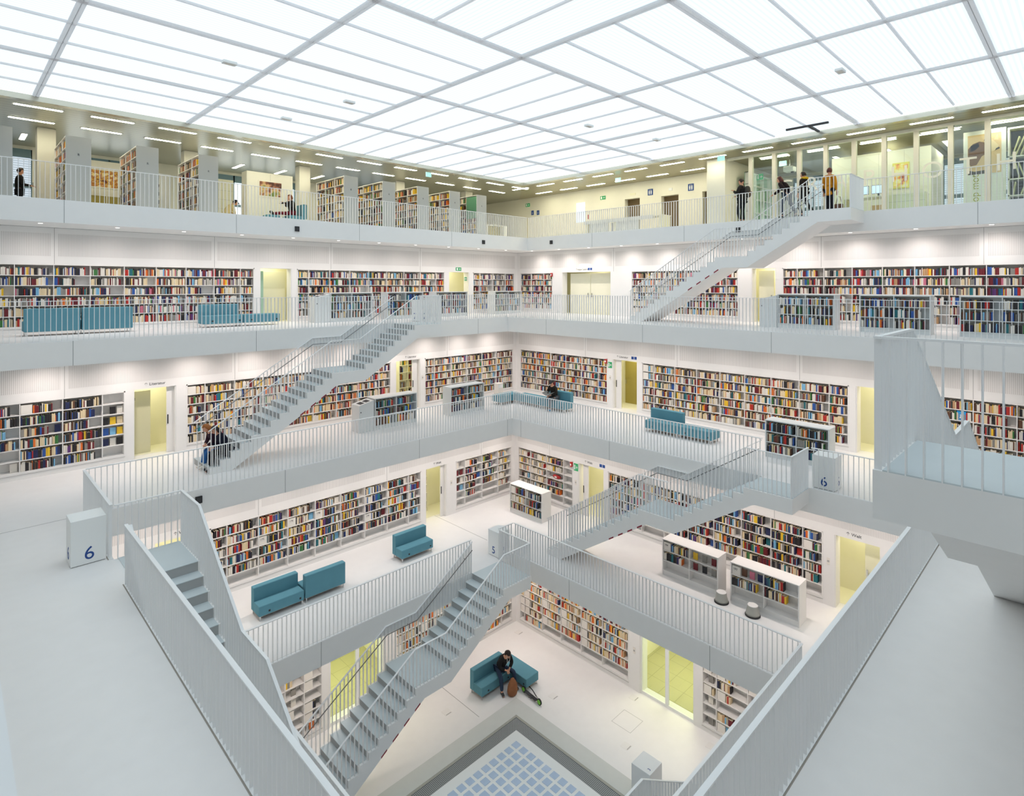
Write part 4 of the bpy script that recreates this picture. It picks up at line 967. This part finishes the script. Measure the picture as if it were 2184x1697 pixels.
text('stop motion', .32, mat('olive_lettering', (170, 170, 90), .6), r, (.42, -.003, .12), (R(90), R(-90), 0))
r = thing('frame_rack', 'white compartment rack of leaning picture frames at right edge', 'rack', (25.5, 2.16, z8), SIDE['R'])
MB().box(0, 2.6, .5, .55, 0, 2.75).build('back_panel', M['dark'], r)
MB().box(0, 2.6, 0, .5, 2.7, 2.75).build('top_board', M['white'], r)
for q in (.45, 1.0, 1.75): MB().box(0, 2.6, 0, .5, q, q + .04).build('shelf', M['white'], r)
for q in (0, .62, 1.24, 1.86): MB().box(q, q + .05, 0, .5, 0, 2.7).build('divider', M['white'], r)
lm = Matrix.Rotation(0, 4, 'Y')
FR = MB().box(-.02, .02, 0, .42, 0, .68).mesh('leaning_frame', mat('frame_edge', (205, 205, 165), .5)); k_ = 0
for (x, z_, a) in ((.12, 1.79, 16), (.2, 1.79, 20), (.33, 1.79, 17), (.78, 1.79, 18), (.86, 1.79, 22), (.3, 1.04, -12), (.42, 1.04, -16), (.52, 1.04, -12), (.88, 1.04, -14), (1.0, 1.04, -8), (.14, .49, 8), (.34, .49, 18), (.8, .49, 12)):
    o = link('framed_picture', FR, None, (25.52, 2.16 - x, z8 + z_ + .014)); o.rotation_euler = (0, R(a), SIDE['R'])
    o.scale = (1, 1, .95 if z_ > 1.5 else (.78 if z_ > .9 else .62)); tag(o, 'narrow pale picture frame leaning in the white rack at right edge', 'picture frame', 'frames leaning in the white rack')
r = thing('display_rack', 'white tall rack of slim shelves behind the man with backpack', 'rack', (25.2, 10.95, z8), 0)
MB().box(0, 3.2, 0, .03, 0, 2.45).build('back_panel', M['greenglass'], r)
for q in (.1, .7, 1.3, 1.9, 2.42): MB().box(0, 3.2, -.16, 0, q, q + .03).build('shelf', M['white'], r)
for q in (0, .8, 1.6, 2.4, 3.17): MB().box(q, q + .03, -.16, 0, 0, 2.45).build('upright', M['white'], r)
r = thing('projector', 'white projector hanging inside the glazed room', 'projector', (25.3, 9.1, ZC))
MB().tube([(0, 0, -.5), (0, 0, 0)], .025, 8).build('mount', M['chrome'], r); MB().box(-.2, .2, -.2, .2, -.72, -.5).build('housing', M['white'], r, bevel=.03); MB().lathe([(.06, -.06), (.06, 0)], 14, c=(0, -.1, -.72)).build('lens', M['black'], r)

# ------------------------------------------------------------------ people
SKIN = mat('skin_light', (214, 160, 132), .55, noise=.04)
def cloth(n, c): return mat(n, c, .85, noise=.1, spec=.2)
def skinned(verts, edges, root, sub=2):
    keys = list(verts); me = bpy.data.meshes.new('t'); me.from_pydata([verts[k][0] for k in keys], [(keys.index(a), keys.index(b)) for a, b in edges], [])
    o = bpy.data.objects.new('t', me); C.objects.link(o); o.modifiers.new('s', 'SKIN'); s2 = o.modifiers.new('u', 'SUBSURF'); s2.levels = sub; s2.render_levels = sub
    for i, k in enumerate(keys):
        rr = verts[k][1]; sv = me.skin_vertices[0].data[i]; sv.radius = rr if isinstance(rr, tuple) else (rr, rr); sv.use_root = (k == root)
    bpy.context.view_layer.update(); dg = bpy.context.evaluated_depsgraph_get()
    out = bpy.data.meshes.new_from_object(o.evaluated_get(dg)); bpy.data.objects.remove(o); bpy.data.meshes.remove(me)
    return out
def smooth(me):
    for p in me.polygons: p.use_smooth = True
    return me
def stand():
    J = dict(pel=(0, 0, .95), wai=(0, 0, 1.10), che=(0, -.01, 1.30), nb=(0, 0, 1.46), nk=(0, -.015, 1.53), hd=(0, -.03, 1.64), pitch=8, yaw=0)
    for s, n in ((1, 'l'), (-1, 'r')):
        J.update({'sh' + n: (.18 * s, 0, 1.41), 'el' + n: (.235 * s, .02, 1.14), 'wr' + n: (.24 * s, -.06, .90), 'hp' + n: (.09 * s, 0, .90), 'kn' + n: (.1 * s, -.02, .50), 'an' + n: (.1 * s, .02, .09), 'to' + n: (.12 * s, -.15, .035)})
    return J
def person(label, loc, rz, J, top, legs, hair, shoes=None, longhair=0, coat=0, hat=None, hood=None, sc_=1.):
    V = {k: Vector(v) for k, v in J.items() if isinstance(v, tuple)}
    r = thing('person', label, 'person', loc, rz); r.scale = (sc_,) * 3
    B = {k: (V[k], q) for k, q in (('pel', .11), ('wai', .105), ('che', .125), ('nb', .07), ('nk', .05))}; E = [('pel', 'wai'), ('wai', 'che'), ('che', 'nb'), ('nb', 'nk')]
    B['hc'] = (V['nk'].lerp(V['hd'], .6), .055); E.append(('nk', 'hc'))
    for n in 'lr':
        for k, q in (('sh', .055), ('el', .042), ('wr', .028), ('hp', .085), ('kn', .056), ('an', .042), ('to', .036)): B[k + n] = (V[k + n], q)
        E += [('nb', 'sh' + n), ('sh' + n, 'el' + n), ('el' + n, 'wr' + n), ('pel', 'hp' + n), ('hp' + n, 'kn' + n), ('kn' + n, 'an' + n), ('an' + n, 'to' + n)]
        d = (V['wr' + n] - V['el' + n]).normalized(); sd = d.cross(Vector((0, 0, 1))); sd = sd.normalized() if sd.length > .05 else Vector((1, 0, 0)); cu = sd.cross(d)
        pm = V['wr' + n] + d * .06; B['pm' + n] = (pm, (.038, .02)); E.append(('wr' + n, 'pm' + n))
        for i, (ln, off) in enumerate(((.075, -.03), (.085, -.01), (.08, .01), (.062, .03))):
            a = pm + d * .035 + sd * off; c = a + d * ln * .55 - cu * .015; e2 = c + d * ln * .35 - cu * .035
            for t_, (q, rr) in enumerate(((a, .0095), (c, .009), (e2, .008))): B['f%d%d%s' % (i, t_, n)] = (q, rr)
            E += [('pm' + n, 'f%d0%s' % (i, n)), ('f%d0%s' % (i, n), 'f%d1%s' % (i, n)), ('f%d1%s' % (i, n), 'f%d2%s' % (i, n))]
        a = pm - d * .015 + sd * .045; c = a + d * .035 + sd * .015
        B['t0' + n] = (a, .011); B['t1' + n] = (c, .009); E += [('pm' + n, 't0' + n), ('t0' + n, 't1' + n)]
    me = skinned(B, E, 'pel', 1)
    # the head: egg shape with chin, nose, brow, ears and eyes, turned on the neck
    HM = Matrix.Translation(V['hd']) @ Matrix.Rotation(R(J['yaw']), 4, 'Z') @ Matrix.Rotation(R(J['pitch']), 4, 'X')
    bm = bmesh.new(); bm.from_mesh(me); fs0 = set(bm.faces)
    def ball(c, s, seg=14, mi=0):
        g = bmesh.ops.create_uvsphere(bm, u_segments=seg, v_segments=max(6, seg * 2 // 3), radius=1, matrix=HM @ Matrix.Translation(c) @ Matrix.Diagonal((*s, 1)))
        for v in g['verts']:
            for f in v.link_faces: f.material_index = mi
        return g['verts']
    vs = ball((0, 0, 0), (.075, .095, .115), 18)
    inv = HM.inverted()
    for v in vs:
        p = inv @ v.co
        if p.z < -.03 and p.y < .02: p.x *= .8; p.y -= .008
        if p.z > .0 and p.y < 0: p.y *= .95
        v.co = HM @ p
    ball((0, -.098, -.018), (.012, .02, .026), 8); ball((0, -.086, -.062), (.024, .008, .007), 8, 1)
    for s in (1, -1): ball((.03 * s, -.083, .012), (.011, .008, .007), 8, 2); ball((.076 * s, .0, -.01), (.012, .022, .032), 8); ball((.03 * s, -.086, .032), (.02, .006, .005), 6, 2)
    bm.to_mesh(me); bm.free(); smooth(me)
    for m in (SKIN, mat('lips', (170, 96, 88), .5), M['ink']): me.materials.append(m)
    link('body', me, r)
    # clothes follow the same joints
    T_ = {k: (V[k], q) for k, q in (('pel', .155), ('wai', .15), ('che', .165), ('nb', .085))}; TE = [('pel', 'wai'), ('wai', 'che'), ('che', 'nb')]
    for n in 'lr':
        T_['sh' + n] = (V['sh' + n], .08); T_['el' + n] = (V['el' + n], .064); T_['wr' + n] = (V['el' + n].lerp(V['wr' + n], .93), .05)
        TE += [('nb', 'sh' + n), ('sh' + n, 'el' + n), ('el' + n, 'wr' + n)]
    if coat: T_['hem'] = (V['pel'] + Vector((0, .01, -coat)), .185); TE.append(('pel', 'hem'))
    me = smooth(skinned(T_, TE, 'pel', 2)); me.materials.append(top); link('jacket', me, r)
    T_ = {'pel': (V['pel'], .14)}; TE = []
    for n in 'lr':
        T_['hp' + n] = (V['hp' + n], .095); T_['kn' + n] = (V['kn' + n], .072); T_['an' + n] = (V['kn' + n].lerp(V['an' + n], .93), .056); TE += [('pel', 'hp' + n), ('hp' + n, 'kn' + n), ('kn' + n, 'an' + n)]
    me = smooth(skinned(T_, TE, 'pel', 2)); me.materials.append(legs); link('trousers', me, r)
    for n in 'lr':
        a, t = V['an' + n], V['to' + n]; d = (t - a); d.z = 0; hl = a - d.normalized() * .05; hl.z = a.z - .04
        me = smooth(skinned({'a': (a, .05), 'h': (hl, .045), 'm': (a.lerp(t, .6), .046), 't': (t, .04)}, [('a', 'h'), ('a', 'm'), ('m', 't')], 'a', 1)); me.materials.append(shoes or M['black']); link('shoe', me, r)
    # hair as a cap over the back and top of the head, longer where the photo shows it
    bm = bmesh.new(); bmesh.ops.create_uvsphere(bm, u_segments=18, v_segments=12, radius=1, matrix=Matrix.Diagonal((.088, .104, .122, 1)))
    bmesh.ops.delete(bm, geom=[v for v in bm.verts if (v.co.y < -.05 and v.co.z < .05) or v.co.z < -.075], context='VERTS')
    if longhair:
        for v in bm.verts:
            if v.co.z < -.03: v.co.z -= longhair * (1 if v.co.y > -.02 else .8) * min(1, (-.03 - v.co.z) / .03); v.co.y += .02; v.co.x *= 1.1
    for v in bm.verts: v.co = HM @ (v.co + Vector((0, .012, .012)))
    me = bpy.data.meshes.new('hair'); bm.to_mesh(me); bm.free(); smooth(me); me.materials.append(hair); o = link('hair', me, r)
    sd = o.modifiers.new('thick', 'SOLIDIFY'); sd.thickness = .012; sd.offset = 0
    def cap(name, m, S, z0, off=(0, .005, .02)):
        bm = bmesh.new(); bmesh.ops.create_uvsphere(bm, u_segments=18, v_segments=12, radius=1, matrix=Matrix.Diagonal((*S, 1)))
        bmesh.ops.delete(bm, geom=[v for v in bm.verts if v.co.z < z0], context='VERTS')
        for v in bm.verts: v.co = HM @ (v.co + Vector(off))
        me = bpy.data.meshes.new(name); bm.to_mesh(me); bm.free(); smooth(me); me.materials.append(m); link(name, me, r)
    if hat:
        cap('cap', hat, (.098, .116, .122), .02)
        g = [HM @ Vector(p) for p in ((-.075, -.085, .05), (-.055, -.155, .035), (0, -.175, .03), (.055, -.155, .035), (.075, -.085, .05), (.05, -.09, .06), (-.05, -.09, .06))]
        q = MB(); q.v = [tuple(p) for p in g] + [tuple(p + Vector((0, 0, .012))) for p in g]; q.f = [list(range(7)), list(range(13, 6, -1))] + [[i, i + 7, (i + 1) % 7 + 7, (i + 1) % 7] for i in range(7)]; q.m = [0] * 9
        q.build('cap_peak', hat, r)
    if hood:
        c = V['nb'] + Vector((0, .02, .03)); pts = [c + Vector((.12 * math.cos(a), .10 * math.sin(a), .02 * math.sin(a))) for a in (2 * PI * i / 16 for i in range(17))]
        MB().tube(pts, .042, 10).build('hood', hood, r, smooth=True)
    return r, V
BLK = cloth('black_jacket_cloth', (38, 36, 36)); JEAN = cloth('dark_blue_denim', (48, 62, 84)); HBR = mat('dark_brown_hair', (44, 30, 26), .5, noise=.2); HGI = mat('ginger_hair', (160, 96, 44), .5, noise=.2); BRN = mat('brown_leather', (92, 62, 44), .5)
BLUEJ = cloth('bright_blue_denim', (50, 100, 160)); NAVY = cloth('navy_cloth', (28, 30, 48)); MUST = cloth('mustard_coat', (196, 132, 36)); YEL = cloth('yellow_hood', (222, 178, 40)); REDH = mat('dark_red_hair', (84, 30, 28), .5, noise=.2); OLIV = cloth('olive_black_cloth', (40, 36, 32))
def sit(lean=.0, spread=.12, fy=-.45):
    J = stand(); J.update(pel=(0, 0, .55), wai=(0, -.03 - lean * .25, .72), che=(0, -.06 - lean * .6, .92), nb=(0, -.07 - lean * .95, 1.06), nk=(0, -.09 - lean * 1.08, 1.12), hd=(0, -.12 - lean * 1.25, 1.22 - lean * .1))
    for s, n in ((1, 'l'), (-1, 'r')):
        J.update({'sh' + n: (.18 * s, -.07 - lean * .85, 1.0), 'hp' + n: (.09 * s, -.02, .53), 'kn' + n: (spread * s, -.44, .52), 'an' + n: (spread * s, fy, .09), 'to' + n: ((spread + .03) * s, fy - .16, .035),
                  'el' + n: (.25 * s, -.12 - lean * .8, .78), 'wr' + n: (.08 * s, -.36 - lean * .3, .70)})
    return J
J = sit(.28, .26, -.5); J.update(pitch=42, yaw=-10)
r, V = person('seated man in black jacket looking down, brown bag between his feet', (13.86, 14.68, 0), R(-8), J, BLK, JEAN, HBR, M['dark'], longhair=.03, sc_=1.06)
MB().tube([V['hd'] + Vector((-.07, -.03, -.02)), V['nb'] + Vector((-.05, -.16, -.06)), V['che'] + Vector((0, -.19, -.05)), V['wai'] + Vector((.02, -.2, 0))], .005, 6).tube([V['hd'] + Vector((.07, -.03, -.02)), V['nb'] + Vector((.05, -.16, -.06)), V['che'] + Vector((0, -.19, -.05))], .005, 6).build('earphone_cord', M['white'], r)
J = sit(.1, .1, -.46); J.update(pitch=20, yaw=18, knr=(-.12, -.44, .53), anr=(.08, -.52, .55), tor=(.2, -.6, .6), anl=(.12, -.46, .09))
person('seated reader in black cap and leather jacket, one leg crossed', (19.42, 16.98, Z[6]), R(-90), J, OLIV, cloth('grey_trousers', (96, 100, 104)), HBR, mat('blue_shoe', (20, 120, 170), .5), hat=M['black'])
J = sit(.25, .08, -.52); J.update(pitch=35, yaw=-12)
person('seated girl with long ginger hair and blue jeans on the stair', (6.12, 18.92, Z[6] + .02), R(-90), J, cloth('dark_plum_jumper', (54, 34, 48)), BLUEJ, HGI, M['card'], longhair=.26)
J = sit(.2, .09, -.5); J.update(pitch=30, yaw=12)
person('seated girl in dark coat with brown hair on the stair, nearest the rail', (6.16, 18.5, Z[6] + .02), R(-90), J, NAVY, cloth('black_trousers', (30, 28, 34)), HBR, M['black'], longhair=.16, coat=.02)
J = stand(); J.update(pitch=25, elr=(-.22, -.08, 1.14), wrr=(-.12, -.32, 1.13)); 
person('standing man in dark clothes looking at a phone near the left edge', (2.03, 27.75, z8), R(90), J, BLK, cloth('dark_trousers', (34, 34, 40)), HBR)
J = sit(.0, .1, -.5); J.update(pitch=15, wrl=(.1, -.4, .95), wrr=(-.02, -.2, 1.08), elr=(-.22, -.2, .85), knl=(.1, -.46, .52), anl=(.1, -.9, .45), tol=(.1, -.96, .58), knr=(-.08, -.46, .54), anr=(-.08, -.88, .48), tor=(-.08, -.94, .6))
person('reading woman with bun and legs up in the lounge chair', (10.75, 24.35, z8), R(-90), J, BLK, cloth('wine_red_trousers', (110, 30, 44)), mat('chestnut_hair', (120, 66, 40), .5), longhair=.05)
J = sit(.3, .1); J.update(pitch=30)
person('man in cap bending down, only his head showing over the top gallery edge', (8.7, 26.65, z8 - .1), R(90), J, cloth('cream_shirt', (226, 210, 160)), JEAN, HBR, hat=NAVY)
J = stand(); J.update(pitch=35, ell=(.22, -.12, 1.16), wrl=(.08, -.3, 1.3), elr=(-.24, -.05, 1.15), wrr=(-.2, -.3, 1.12), knl=(.1, -.12, .5), anl=(.1, -.02, .09), tol=(.12, -.18, .04))
person('standing man in black coat with backpack at the top gallery rail', (23.3, 10.25, z8), R(180), J, BLK, cloth('black_jeans', (24, 26, 34)), HBR, M['dark'], sc_=1.03, coat=.1)
J = stand(); J.update(pitch=15, che=(0, -.12, 1.26), nb=(0, -.2, 1.38), nk=(0, -.24, 1.44), hd=(0, -.29, 1.52), shl=(.18, -.2, 1.33), shr=(-.18, -.18, 1.33), elr=(-.2, -.42, 1.12), wrr=(-.16, -.62, 1.0), ell=(.24, .0, 1.12), wrl=(.26, .1, .95), knl=(.1, -.18, .52), anl=(.1, -.12, .1), tol=(.11, -.28, .05), knr=(-.1, .12, .5), anr=(-.1, .3, .14), tor=(-.1, .18, .04))
person('stooping woman in dark coat with wine red hair at the stair head', (22.95, 8.35, z8), R(175), J, cloth('dark_coat', (40, 28, 30)), JEAN, REDH, longhair=.12)
J = stand(); J.update(pitch=10, knl=(.1, -.16, .5), anl=(.1, -.02, .1), tol=(.1, -.18, .05), knr=(-.1, .08, .5), anr=(-.1, .34, .16), tor=(-.1, .26, .03), elr=(-.24, -.14, 1.14), wrr=(-.2, -.3, 1.0))
person('walking woman in black coat with yellow hood at the stair head', (22.95, 7.75, z8), R(170), J, cloth('black_parka', (40, 34, 30)), cloth('black_tights', (26, 24, 28)), HBR, hood=YEL, coat=.2, sc_=.97)
J = stand(); J.update(pitch=4, knl=(.1, -.1, .5), anl=(.1, -.05, .09), tol=(.12, -.2, .04))
person('standing person in mustard yellow coat seen from behind at the stair head', (22.95, 6.88, z8), R(80), J, MUST, cloth('black_trousers_two', (30, 30, 36)), REDH, coat=.22, sc_=.98)

# ------------------------------------------------------------------ things people carry or left
def sack(name, label, cat, loc, rz, prof, m, sx=1., sy=1., straps=None):
    r = thing(name, label, cat, loc, rz); o = MB().lathe(prof, 20).build('body', m, r, smooth=True); o.scale = (sx, sy, 1); return r
FUR = mat('brown_speckled_bag', (150, 98, 66), .9, noise=.35)
r = sack('bag', 'rounded brown speckled bag standing between the seated man\'s feet', 'bag', (13.80, 13.98, 0), R(15), [(.1, 0), (.19, .04), (.22, .15), (.2, .3), (.14, .43), (.09, .5), (.07, .53)], FUR, 1, .75)
MB().tube([(.06, 0, .5), (.07, 0, .6), (0, -.02, .64), (-.07, 0, .6), (-.06, 0, .5)], .012, 8).build('strap', M['dark'], r, smooth=True)
MB().lathe([(.045, 0), (.045, .012)], 16, c=(0, 0, 0)).build('badge', M['card'], r); r.children[-1].location = (-.03, -.165, .2); r.children[-1].rotation_euler = (R(90), 0, 0)
lime = mat('lime_green_plastic', (120, 200, 60), .4)
r = thing('kick_scooter', 'black kick scooter with lime green wheels lying beside the bench', 'scooter', (14.12, 13.42, .0), R(-95))
MB().box(-.3, .3, -.06, .06, .07, .1).build('deck', M['dark'], r, bevel=.012)
for x in (-.36, .42):
    o = MB().lathe([(.05, -.02), (.1, -.02), (.1, .02), (.05, .02)], 22).build('wheel', M['rubber'], r); o.location = (x, 0, .1); o.rotation_euler = (R(90), 0, 0)
    MB().lathe([(.055, -.024), (.075, -.024), (.075, .024), (.055, .024)], 22).build('rim', lime, o)
MB().tube([(.42, 0, .1), (.36, 0, .18), (.28, 0, .2)], .02, 8).build('fork', M['chrome'], r); MB().tube([(.28, .0, .2), (-.1, .16, .14), (-.42, .26, .08)], .016, 8).build('steering_tube', M['black'], r)
MB().tube([(-.44, .1, .05), (-.42, .26, .08), (-.4, .42, .1)], .014, 8).build('handlebar', M['black'], r); MB().tube([(-.44, .06, .05), (-.44, .13, .05)], .02, 8).build('grip', lime, r)
r = sack('backpack', 'dark grey backpack on the back of the man at the top rail', 'backpack', (23.3, 10.02, z8 + 1.03), 0, [(.1, 0), (.17, .04), (.18, .25), (.15, .4), (.08, .46)], mat('dark_grey_nylon', (56, 54, 52), .8), .9, .6)
MB().box(-.12, .12, -.14, -.1, .06, .24).build('front_pocket', BRN, r, bevel=.02)
for lab, p_, m in (('small brown handbag hanging at the mustard coat\'s side', (22.9, 6.55, z8 + .16), BRN),):
    r = thing('handbag', lab, 'bag', p_); MB().box(-.07, .07, -.13, .13, 0, .22).build('body', m, r, bevel=.02); MB().tube([(0, -.1, .2), (0, -.04, .48), (0, .04, .48), (0, .1, .2)], .01, 6).build('handle', m, r, smooth=True)
r = thing('lounge_chair', 'teal lounge chair with footrest in which a woman reads', 'chair', (10.5, 24.0, z8), 0)
MB().box(-.05, .65, 0, .7, .2, .44).build('seat', M['teal'], r, bevel=.05); MB().box(.55, .75, 0, .7, .3, .95).build('backrest', M['teal'], r, bevel=.05); MB().box(-.05, .7, .05, .65, 0, .2).build('base', M['chrome'], r)
r = thing('footrest', 'teal footrest under the reading woman\'s feet', 'footrest', (9.55, 24.05, z8), 0); MB().box(0, .55, 0, .55, .18, .4).build('cushion', M['teal'], r, bevel=.05); MB().box(.05, .5, .05, .5, 0, .18).build('base', M['chrome'], r)
r = thing('open_book', 'open white book held by the reading woman', 'book', (10.36, 24.35, z8 + .93), R(-90)); q = MB(); q.quad((-.2, -.13, .05), (0, -.13, 0), (0, .13, 0), (-.2, .13, .05)); q.quad((0, -.13, 0), (.2, -.13, .05), (.2, .13, .05), (0, .13, 0)); q.build('pages', M['white'], r); q2 = MB(); q2.v = [(a, b_ * 1.03, c - .012) for a, b_, c in q.v]; q2.f = q.f; q2.m = q.m; q2.build('cover', M['dark'], r)
r = thing('phone', 'dark phone in the hand of the man near the left edge', 'phone', (2.4, 27.63, z8 + 1.13), R(90)); MB().box(-.035, .035, -.005, .005, 0, .13).build('housing', M['black'], r, bevel=.003); MB().box(-.031, .031, -.006, -.005, .008, .122).build('screen', M['screen'], r)
r = thing('newspaper', 'grey open newspaper in the lap of the seated reader', 'newspaper', (19.02, 17.02, Z[6] + .68), R(-90)); q = MB(); q.quad((-.26, -.14, .09), (0, -.16, 0), (0, .14, .08), (-.26, .16, .17)); q.quad((0, -.16, 0), (.26, -.14, .09), (.26, .16, .17), (0, .14, .08)); q.build('sheet', mat('newsprint', (120, 122, 120), .8, noise=.3), r)
for nm, lab, loc, c in (('leaflet_box', 'small pale leaflet box on the shelf end in the hall corner, third gallery', (19.35, 20.6, Z[6]), 'card'),):
    r = thing(nm, lab, 'box', loc); MB().box(0, .35, 0, .3, 0, .72).build('body', M[c], r, bevel=.01); MB().box(.03, .32, -.004, 0, .5, .66).build('front_label', M['white'], r)
r = thing('display_cube', 'bright blue box with white figure among books behind the near landing', 'box', (21.5 + .04, 2.98, Z[6] + ROWS6[4] + .001), SIDE['R']); MB().box(0, .22, 0, .12, 0, .27).build('body', mat('bright_blue_card', (40, 150, 215), .5), r, bevel=.005)
MB().lathe([(.02, 0), (.045, .02), (.02, .06), (.035, .09), (.02, .12)], 14, c=(.11, -.0, .06)).build('white_figure', M['white'], r)
r = thing('black_ball', 'shiny black ball on a shelf behind the near landing', 'ball', (21.5 + .16, 2.95, Z[6] + ROWS6[3] + .12)); MB().lathe([(.01, -.12), (.06, -.104), (.104, -.06), (.12, 0), (.104, .06), (.06, .104), (.01, .12)], 22).build('ball', mat('glossy_black', (.01, .01, .01), .15), r, smooth=True)

# ------------------------------------------------------------------ cards between the books
NUMS = {'L5': ['174', '175', '176', '178', '179', '181', '182', '180', '177', '173']}
cn = 0
def card(M4, x, z, where, txt):
    p = M4 @ Vector((x, .02, z + .001)); rz = M4.to_euler().z
    r = thing('shelf_card', 'white %scard, %s' % (txt + ' ' if txt else 'unprinted ', where), 'card', p, rz, 'white subject cards between the books')
    MB().box(0, .25, 0, .12, 0, .26).build('card', M['card'], r)
    if txt: text(txt, .09, M['ink'], r, (.03, -.002, .15)); MB().box(.03, .17, -.001, 0, .115, .119).build('rule', M['softjoint'], r)
seen_ = {}
for (M4, x, z, where, nth_) in CARDS:
    t_ = ''
    if 'light teal sofas' in where: t_ = ['175', '176', '178', '179', '181', '182', '174', '177', '180', '173'][cn % 10]; cn += 1
    elif 'bookcase 184' in where: t_ = '184'
    elif 'seated reader' in where: t_ = ''
    card(M4, x, z, where, t_)
p0_ = UNITROOT[(6, 'R', 1)][1]
r = [o for o in bpy.data.objects if o.get('label', '').startswith('low white bookcase carrying card 183')][0]
card(Matrix.Translation(r.location) @ Matrix.Rotation(SIDE['R'], 4, 'Z'), .05, .84, 'top shelf of the low bookcase beside the rear step stool', '183')

# ------------------------------------------------------------------ books: the largest 300 in view one by one, the rest as one mass
def area(bk):
    M4, x, y, z, w_, d, h, c, where, vis, fo = bk
    p = M4 @ Vector((x + w_ / 2, y, z + h / 2)); q = project(p)
    if q is None or not (2 < q[0] < 2182 and 2 < q[1] < 1695): return 0
    dr = (CAM - p).normalized(); n = (M4.to_3x3() @ Vector((0, -1, 0)))
    return w_ * h * max(0, n.dot(dr)) / q[2] ** 2 * vis
BOOKS.sort(key=area, reverse=True)
ONE = MB(); ONE.box(0, 1, 0, .07, 0, 1).box(0, .09, .07, 1, 0, 1).box(.91, 1, .07, 1, 0, 1).box(.09, .91, .07, .97, .01, .97, 1)
ONE = ONE.mesh('book', [M['bookobj'], M['pages']])
first, rest = BOOKS[:300], BOOKS[300:]
cells_ = {}
for bk in first: cells_.setdefault((bk[8], bk[7], bk[10]), []).append(bk)
for (where, col, fo), bs in cells_.items():
    bs.sort(key=lambda q: q[1])
    for i, (M4, x, y, z, w_, d, h, c, wh, vis, f_) in enumerate(bs):
        o = link('book', ONE, None); o.matrix_world = M4 @ Matrix.Translation((x, y, z + .0005)) @ Matrix.Diagonal((w_, d, h, 1))
        o.color = (*lin(PAL[c]), 1)
        pre = '' if len(bs) == 1 else ORD[min(i, 19)] + ' '
        tag(o, '%s%s %s, %s' % (pre, col, 'book facing out' if f_ else 'book', where), 'book', 'books on ' + where.split(', ')[-1])
mb = MB(); cols = []
for (M4, x, y, z, w_, d, h, c, wh, vis, f_) in rest:
    n = len(mb.v); P = [M4 @ Vector(p) for p in ((x, y, z), (x + w_, y, z), (x + w_, y + d, z), (x, y + d, z), (x, y, z + h), (x + w_, y, z + h), (x + w_, y + d, z + h), (x, y + d, z + h))]
    mb.v += [tuple(p) for p in P]; cc = lin(PAL[c])
    for q, mi in (((0, 1, 5, 4), 0), ((1, 2, 6, 5), 0), ((3, 0, 4, 7), 0), ((4, 5, 6, 7), 1)):
        mb.f.append([n + i for i in q]); mb.m.append(mi); cols += [*cc, 1] * 4
me = mb.mesh('books', [M['bookatt'], M['pages']])
ca = me.color_attributes.new('cover', 'FLOAT_COLOR', 'CORNER'); ca.data.foreach_set('color', cols)
tag(link('books', me), 'all the smaller and farther books filling the shelves of the hall', 'books', None, 'stuff')
print('BOOKS', len(BOOKS), 'OBJECTS', len(bpy.data.objects))
